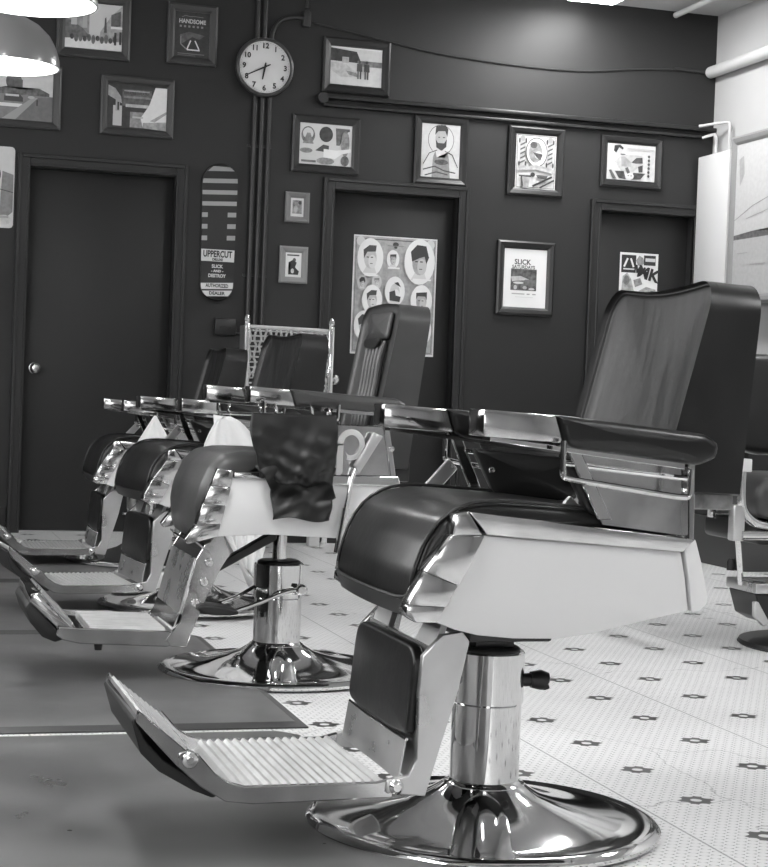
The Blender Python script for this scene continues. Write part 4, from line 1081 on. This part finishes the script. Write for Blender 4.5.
cape('barber_cape', 'small white cape hanging from the arm of the farthest barber chair', wd, 24, 14, M['cloth_white'], (1.21, 7.93, .0))
# woven backed waiting chair against the back wall
t = thing('woven_chair', 'chair with pale woven strap back on two knobbed posts by the back wall', 'chair', (2.14, 9.05, 0))
for x in (-.235, .235):
    obj('post', box(x - .016, x + .016, -.02, .02, 0, 1.19, .005), M['chrome'], t)
    obj('finial', lathe([(0, 1.19), (.014, 1.19), (.020, 1.205), (.014, 1.225), (.006, 1.235), (0, 1.236)], 14, (x, 0, 0)), M['chrome'], t)
    obj('leg', box(x - .016, x + .016, -.48, -.45, 0, .44, .005), M['chrome'], t)
obj('rail', tube([(-.25, 0, 1.17), (.25, 0, 1.165)], .011, 10), M['wicker'], t)
b = bmesh.new()
for i in range(16):
    x = -.215 + .43 * i / 15
    tube([(x + .006 * math.sin(j * 1.5 + i * PI), .006 * (-1) ** (i + j), .80 + .365 * j / 16) for j in range(17)], .0065, 6, bm=b)
for j in range(13):
    z = .81 + .34 * j / 12
    tube([(-.225 + .45 * i / 20, .007 * (-1) ** (i + j), z + .01 * math.sin(i * PI / 1)) for i in range(21)], .005, 6, bm=b)
o = obj('woven_back', b, M['wicker'], t); o['kind'] = 'stuff'
obj('seat', box(-.24, .24, -.49, .0, .44, .49, .02, 3), M['leather_grey'], t)
obj('side_plate', box(-.262, -.252, -.09, .05, .99, 1.175, .004), M['alu'], t)
# low black case and small white box by the wall
tag(obj('storage_case', box(-.42, .42, -.16, .16, 0, .09, .015), M['black'], None, loc=(2.35, 9.25, 0)), 'low black case on the floor against the back wall', 'case')
tag(obj('small_box', box(-.03, .03, -.03, .03, 0, .07, .006), M['white_paint'], None, loc=(2.285, 8.93, 0)), 'tiny white box on the tiles by the back wall', 'box')

# chair at the right edge, facing the camera
def chair_e():
    t = thing('barber_chair', 'barber chair at the right edge with rounded chrome arm frame', 'barber chair', (3.25, 5.5, 0))
    obj('base', lathe([(0, .0), (.325, .0), (.332, .006), (.325, .018), (.2, .032), (.1, .05), (0, .06)], 64, (.02, -.18, 0)), M['darkmetal'], t)
    obj('column', lathe([(.06, .05), (.06, .36), (0, .36)], 40, (.02, -.18, 0)), M['chrome'], t)
    obj('seat_frame', box(-.30, .30, -.20, .22, .36, .44, .02, 3), M['darkmetal'], t)
    obj('seat_cushion', pillow([(-.31, .46), (-.325, .52), (-.31, .58), (-.25, .605), (.25, .605), (.31, .58), (.325, .52), (.31, .46), (.25, .445), (-.25, .445)], -.22, .2, .03, lambda a, z, c: (a, c, z), n=90, rnd_it=1, rings=5), M['leather_grey'], t)
    for s in (-1, 1):
        P = smooth_path([(s * .375, -.2, .645), (s * .375, -.2, .52), (s * .362, -.2, .47), (s * .31, -.2, .43), (s * .22, -.2, .425), (0, -.2, .425)], 2)
        ab = bmesh.new()
        af = obj('arm_frame', tube(P, .017, 12), M['worn'], t)
        obj('arm_plate', box(s * .375 - .022, s * .375 + .022, -.23, -.1, .615, .66, .004), M['enamel'], af)
        obj('arm_pad', box(s * .375 - .035, s * .375 + .035, -.12, .2, .655, .70, .018, 3), M['leather'], t)
        obj('arm_post', box(s * .375 - .012, s * .375 + .012, .0, .024, .44, .66, .004), M['chrome'], t)
        obj('frame_bracket', box(s * .385 - .022, s * .385 + .022, -.215, -.17, .375, .50, .006), M['alu'], t)
        obj('leg_strut', tube([(s * .375, -.19, .38), (s * .34, -.16, .22)], .010, 10), M['chrome'], t)
    obj('crossbar', tube([(-.375, -.21, .395), (.375, -.21, .395)], .017, 14), M['chrome'], t)
    fr = obj('footrest', box(-.325, .325, -.24, -.02, .195, .232, .006), M['alu'], t)
    obj('footrest_apron', prism([(-.318, .195), (-.29, .11), (-.24, .085), (.24, .085), (.29, .11), (.318, .195)], -.225, -.03, lambda a, z, c: (a, c, z), .004, 1), M['black'], fr)
    for s in (-1, 1): obj('bracket', prism([(s * .334, .17), (s * .318, .17), (s * .27, .095), (s * .295, .085), (s * .332, .12)], -.25, -.23, lambda a, z, c: (a, c, z), .003, 1), M['alu'], fr)
    b, rim = backrest_bm(.40, .24, 0, 0, 0, 0, 0)
    b.free()
    obj('backrest', pillow([(-.26, .66), (-.26, 1.0), (-.2, 1.04), (.2, 1.04), (.26, 1.0), (.26, .66)], .23, .33, .03, lambda a, z, c: (a, c + (z - .6) * .12, z), .02, .01, n=80, rings=5), M['leather'], t)
    return t
chair_e()
# things on the counter
t = thing('spray_bottle', 'white label bottle standing on the grey topped counter at the right edge', 'bottle', (4.36, 7.98, .861))
obj('body', lathe([(0, 0), (.03, 0), (.033, .01), (.033, .11), (.02, .135), (.011, .145), (.011, .165), (0, .165)], 20), M['enamel'], t)
obj('cap', lathe([(0, .165), (.014, .165), (.014, .19), (0, .19)], 16), M['black'], t)


# ------------------------------------------------------------------ camera
cam = bpy.data.cameras.new('camera'); co = bpy.data.objects.new('camera', cam); C.objects.link(co)
yaw, pit, rol = math.radians(16.6), math.radians(1.36), math.radians(2.15)
f = Vector((math.sin(yaw) * math.cos(pit), math.cos(yaw) * math.cos(pit), -math.sin(pit)))
r0 = Vector((math.cos(yaw), -math.sin(yaw), 0)); u0 = r0.cross(f)
rr = r0 * math.cos(rol) + u0 * math.sin(rol); uu = -r0 * math.sin(rol) + u0 * math.cos(rol)
co.matrix_world = Matrix(((rr.x, uu.x, -f.x, 0), (rr.y, uu.y, -f.y, 0), (rr.z, uu.z, -f.z, .84), (0, 0, 0, 1)))
cam.sensor_fit = 'HORIZONTAL'; cam.sensor_width = 36; cam.lens = 1710 / 768 * 36; cam.clip_start = .05; cam.clip_end = 60
sc.camera = co
w = bpy.data.worlds.new('world'); sc.world = w; w.use_nodes = True
w.node_tree.nodes['Background'].inputs[0].default_value = (.5, .5, .5, 1); w.node_tree.nodes['Background'].inputs[1].default_value = .3
vs = sc.view_settings; vs.view_transform = 'Standard'; vs.look = 'None'; vs.gamma = 1; vs.use_curve_mapping = False
vs.exposure = .92
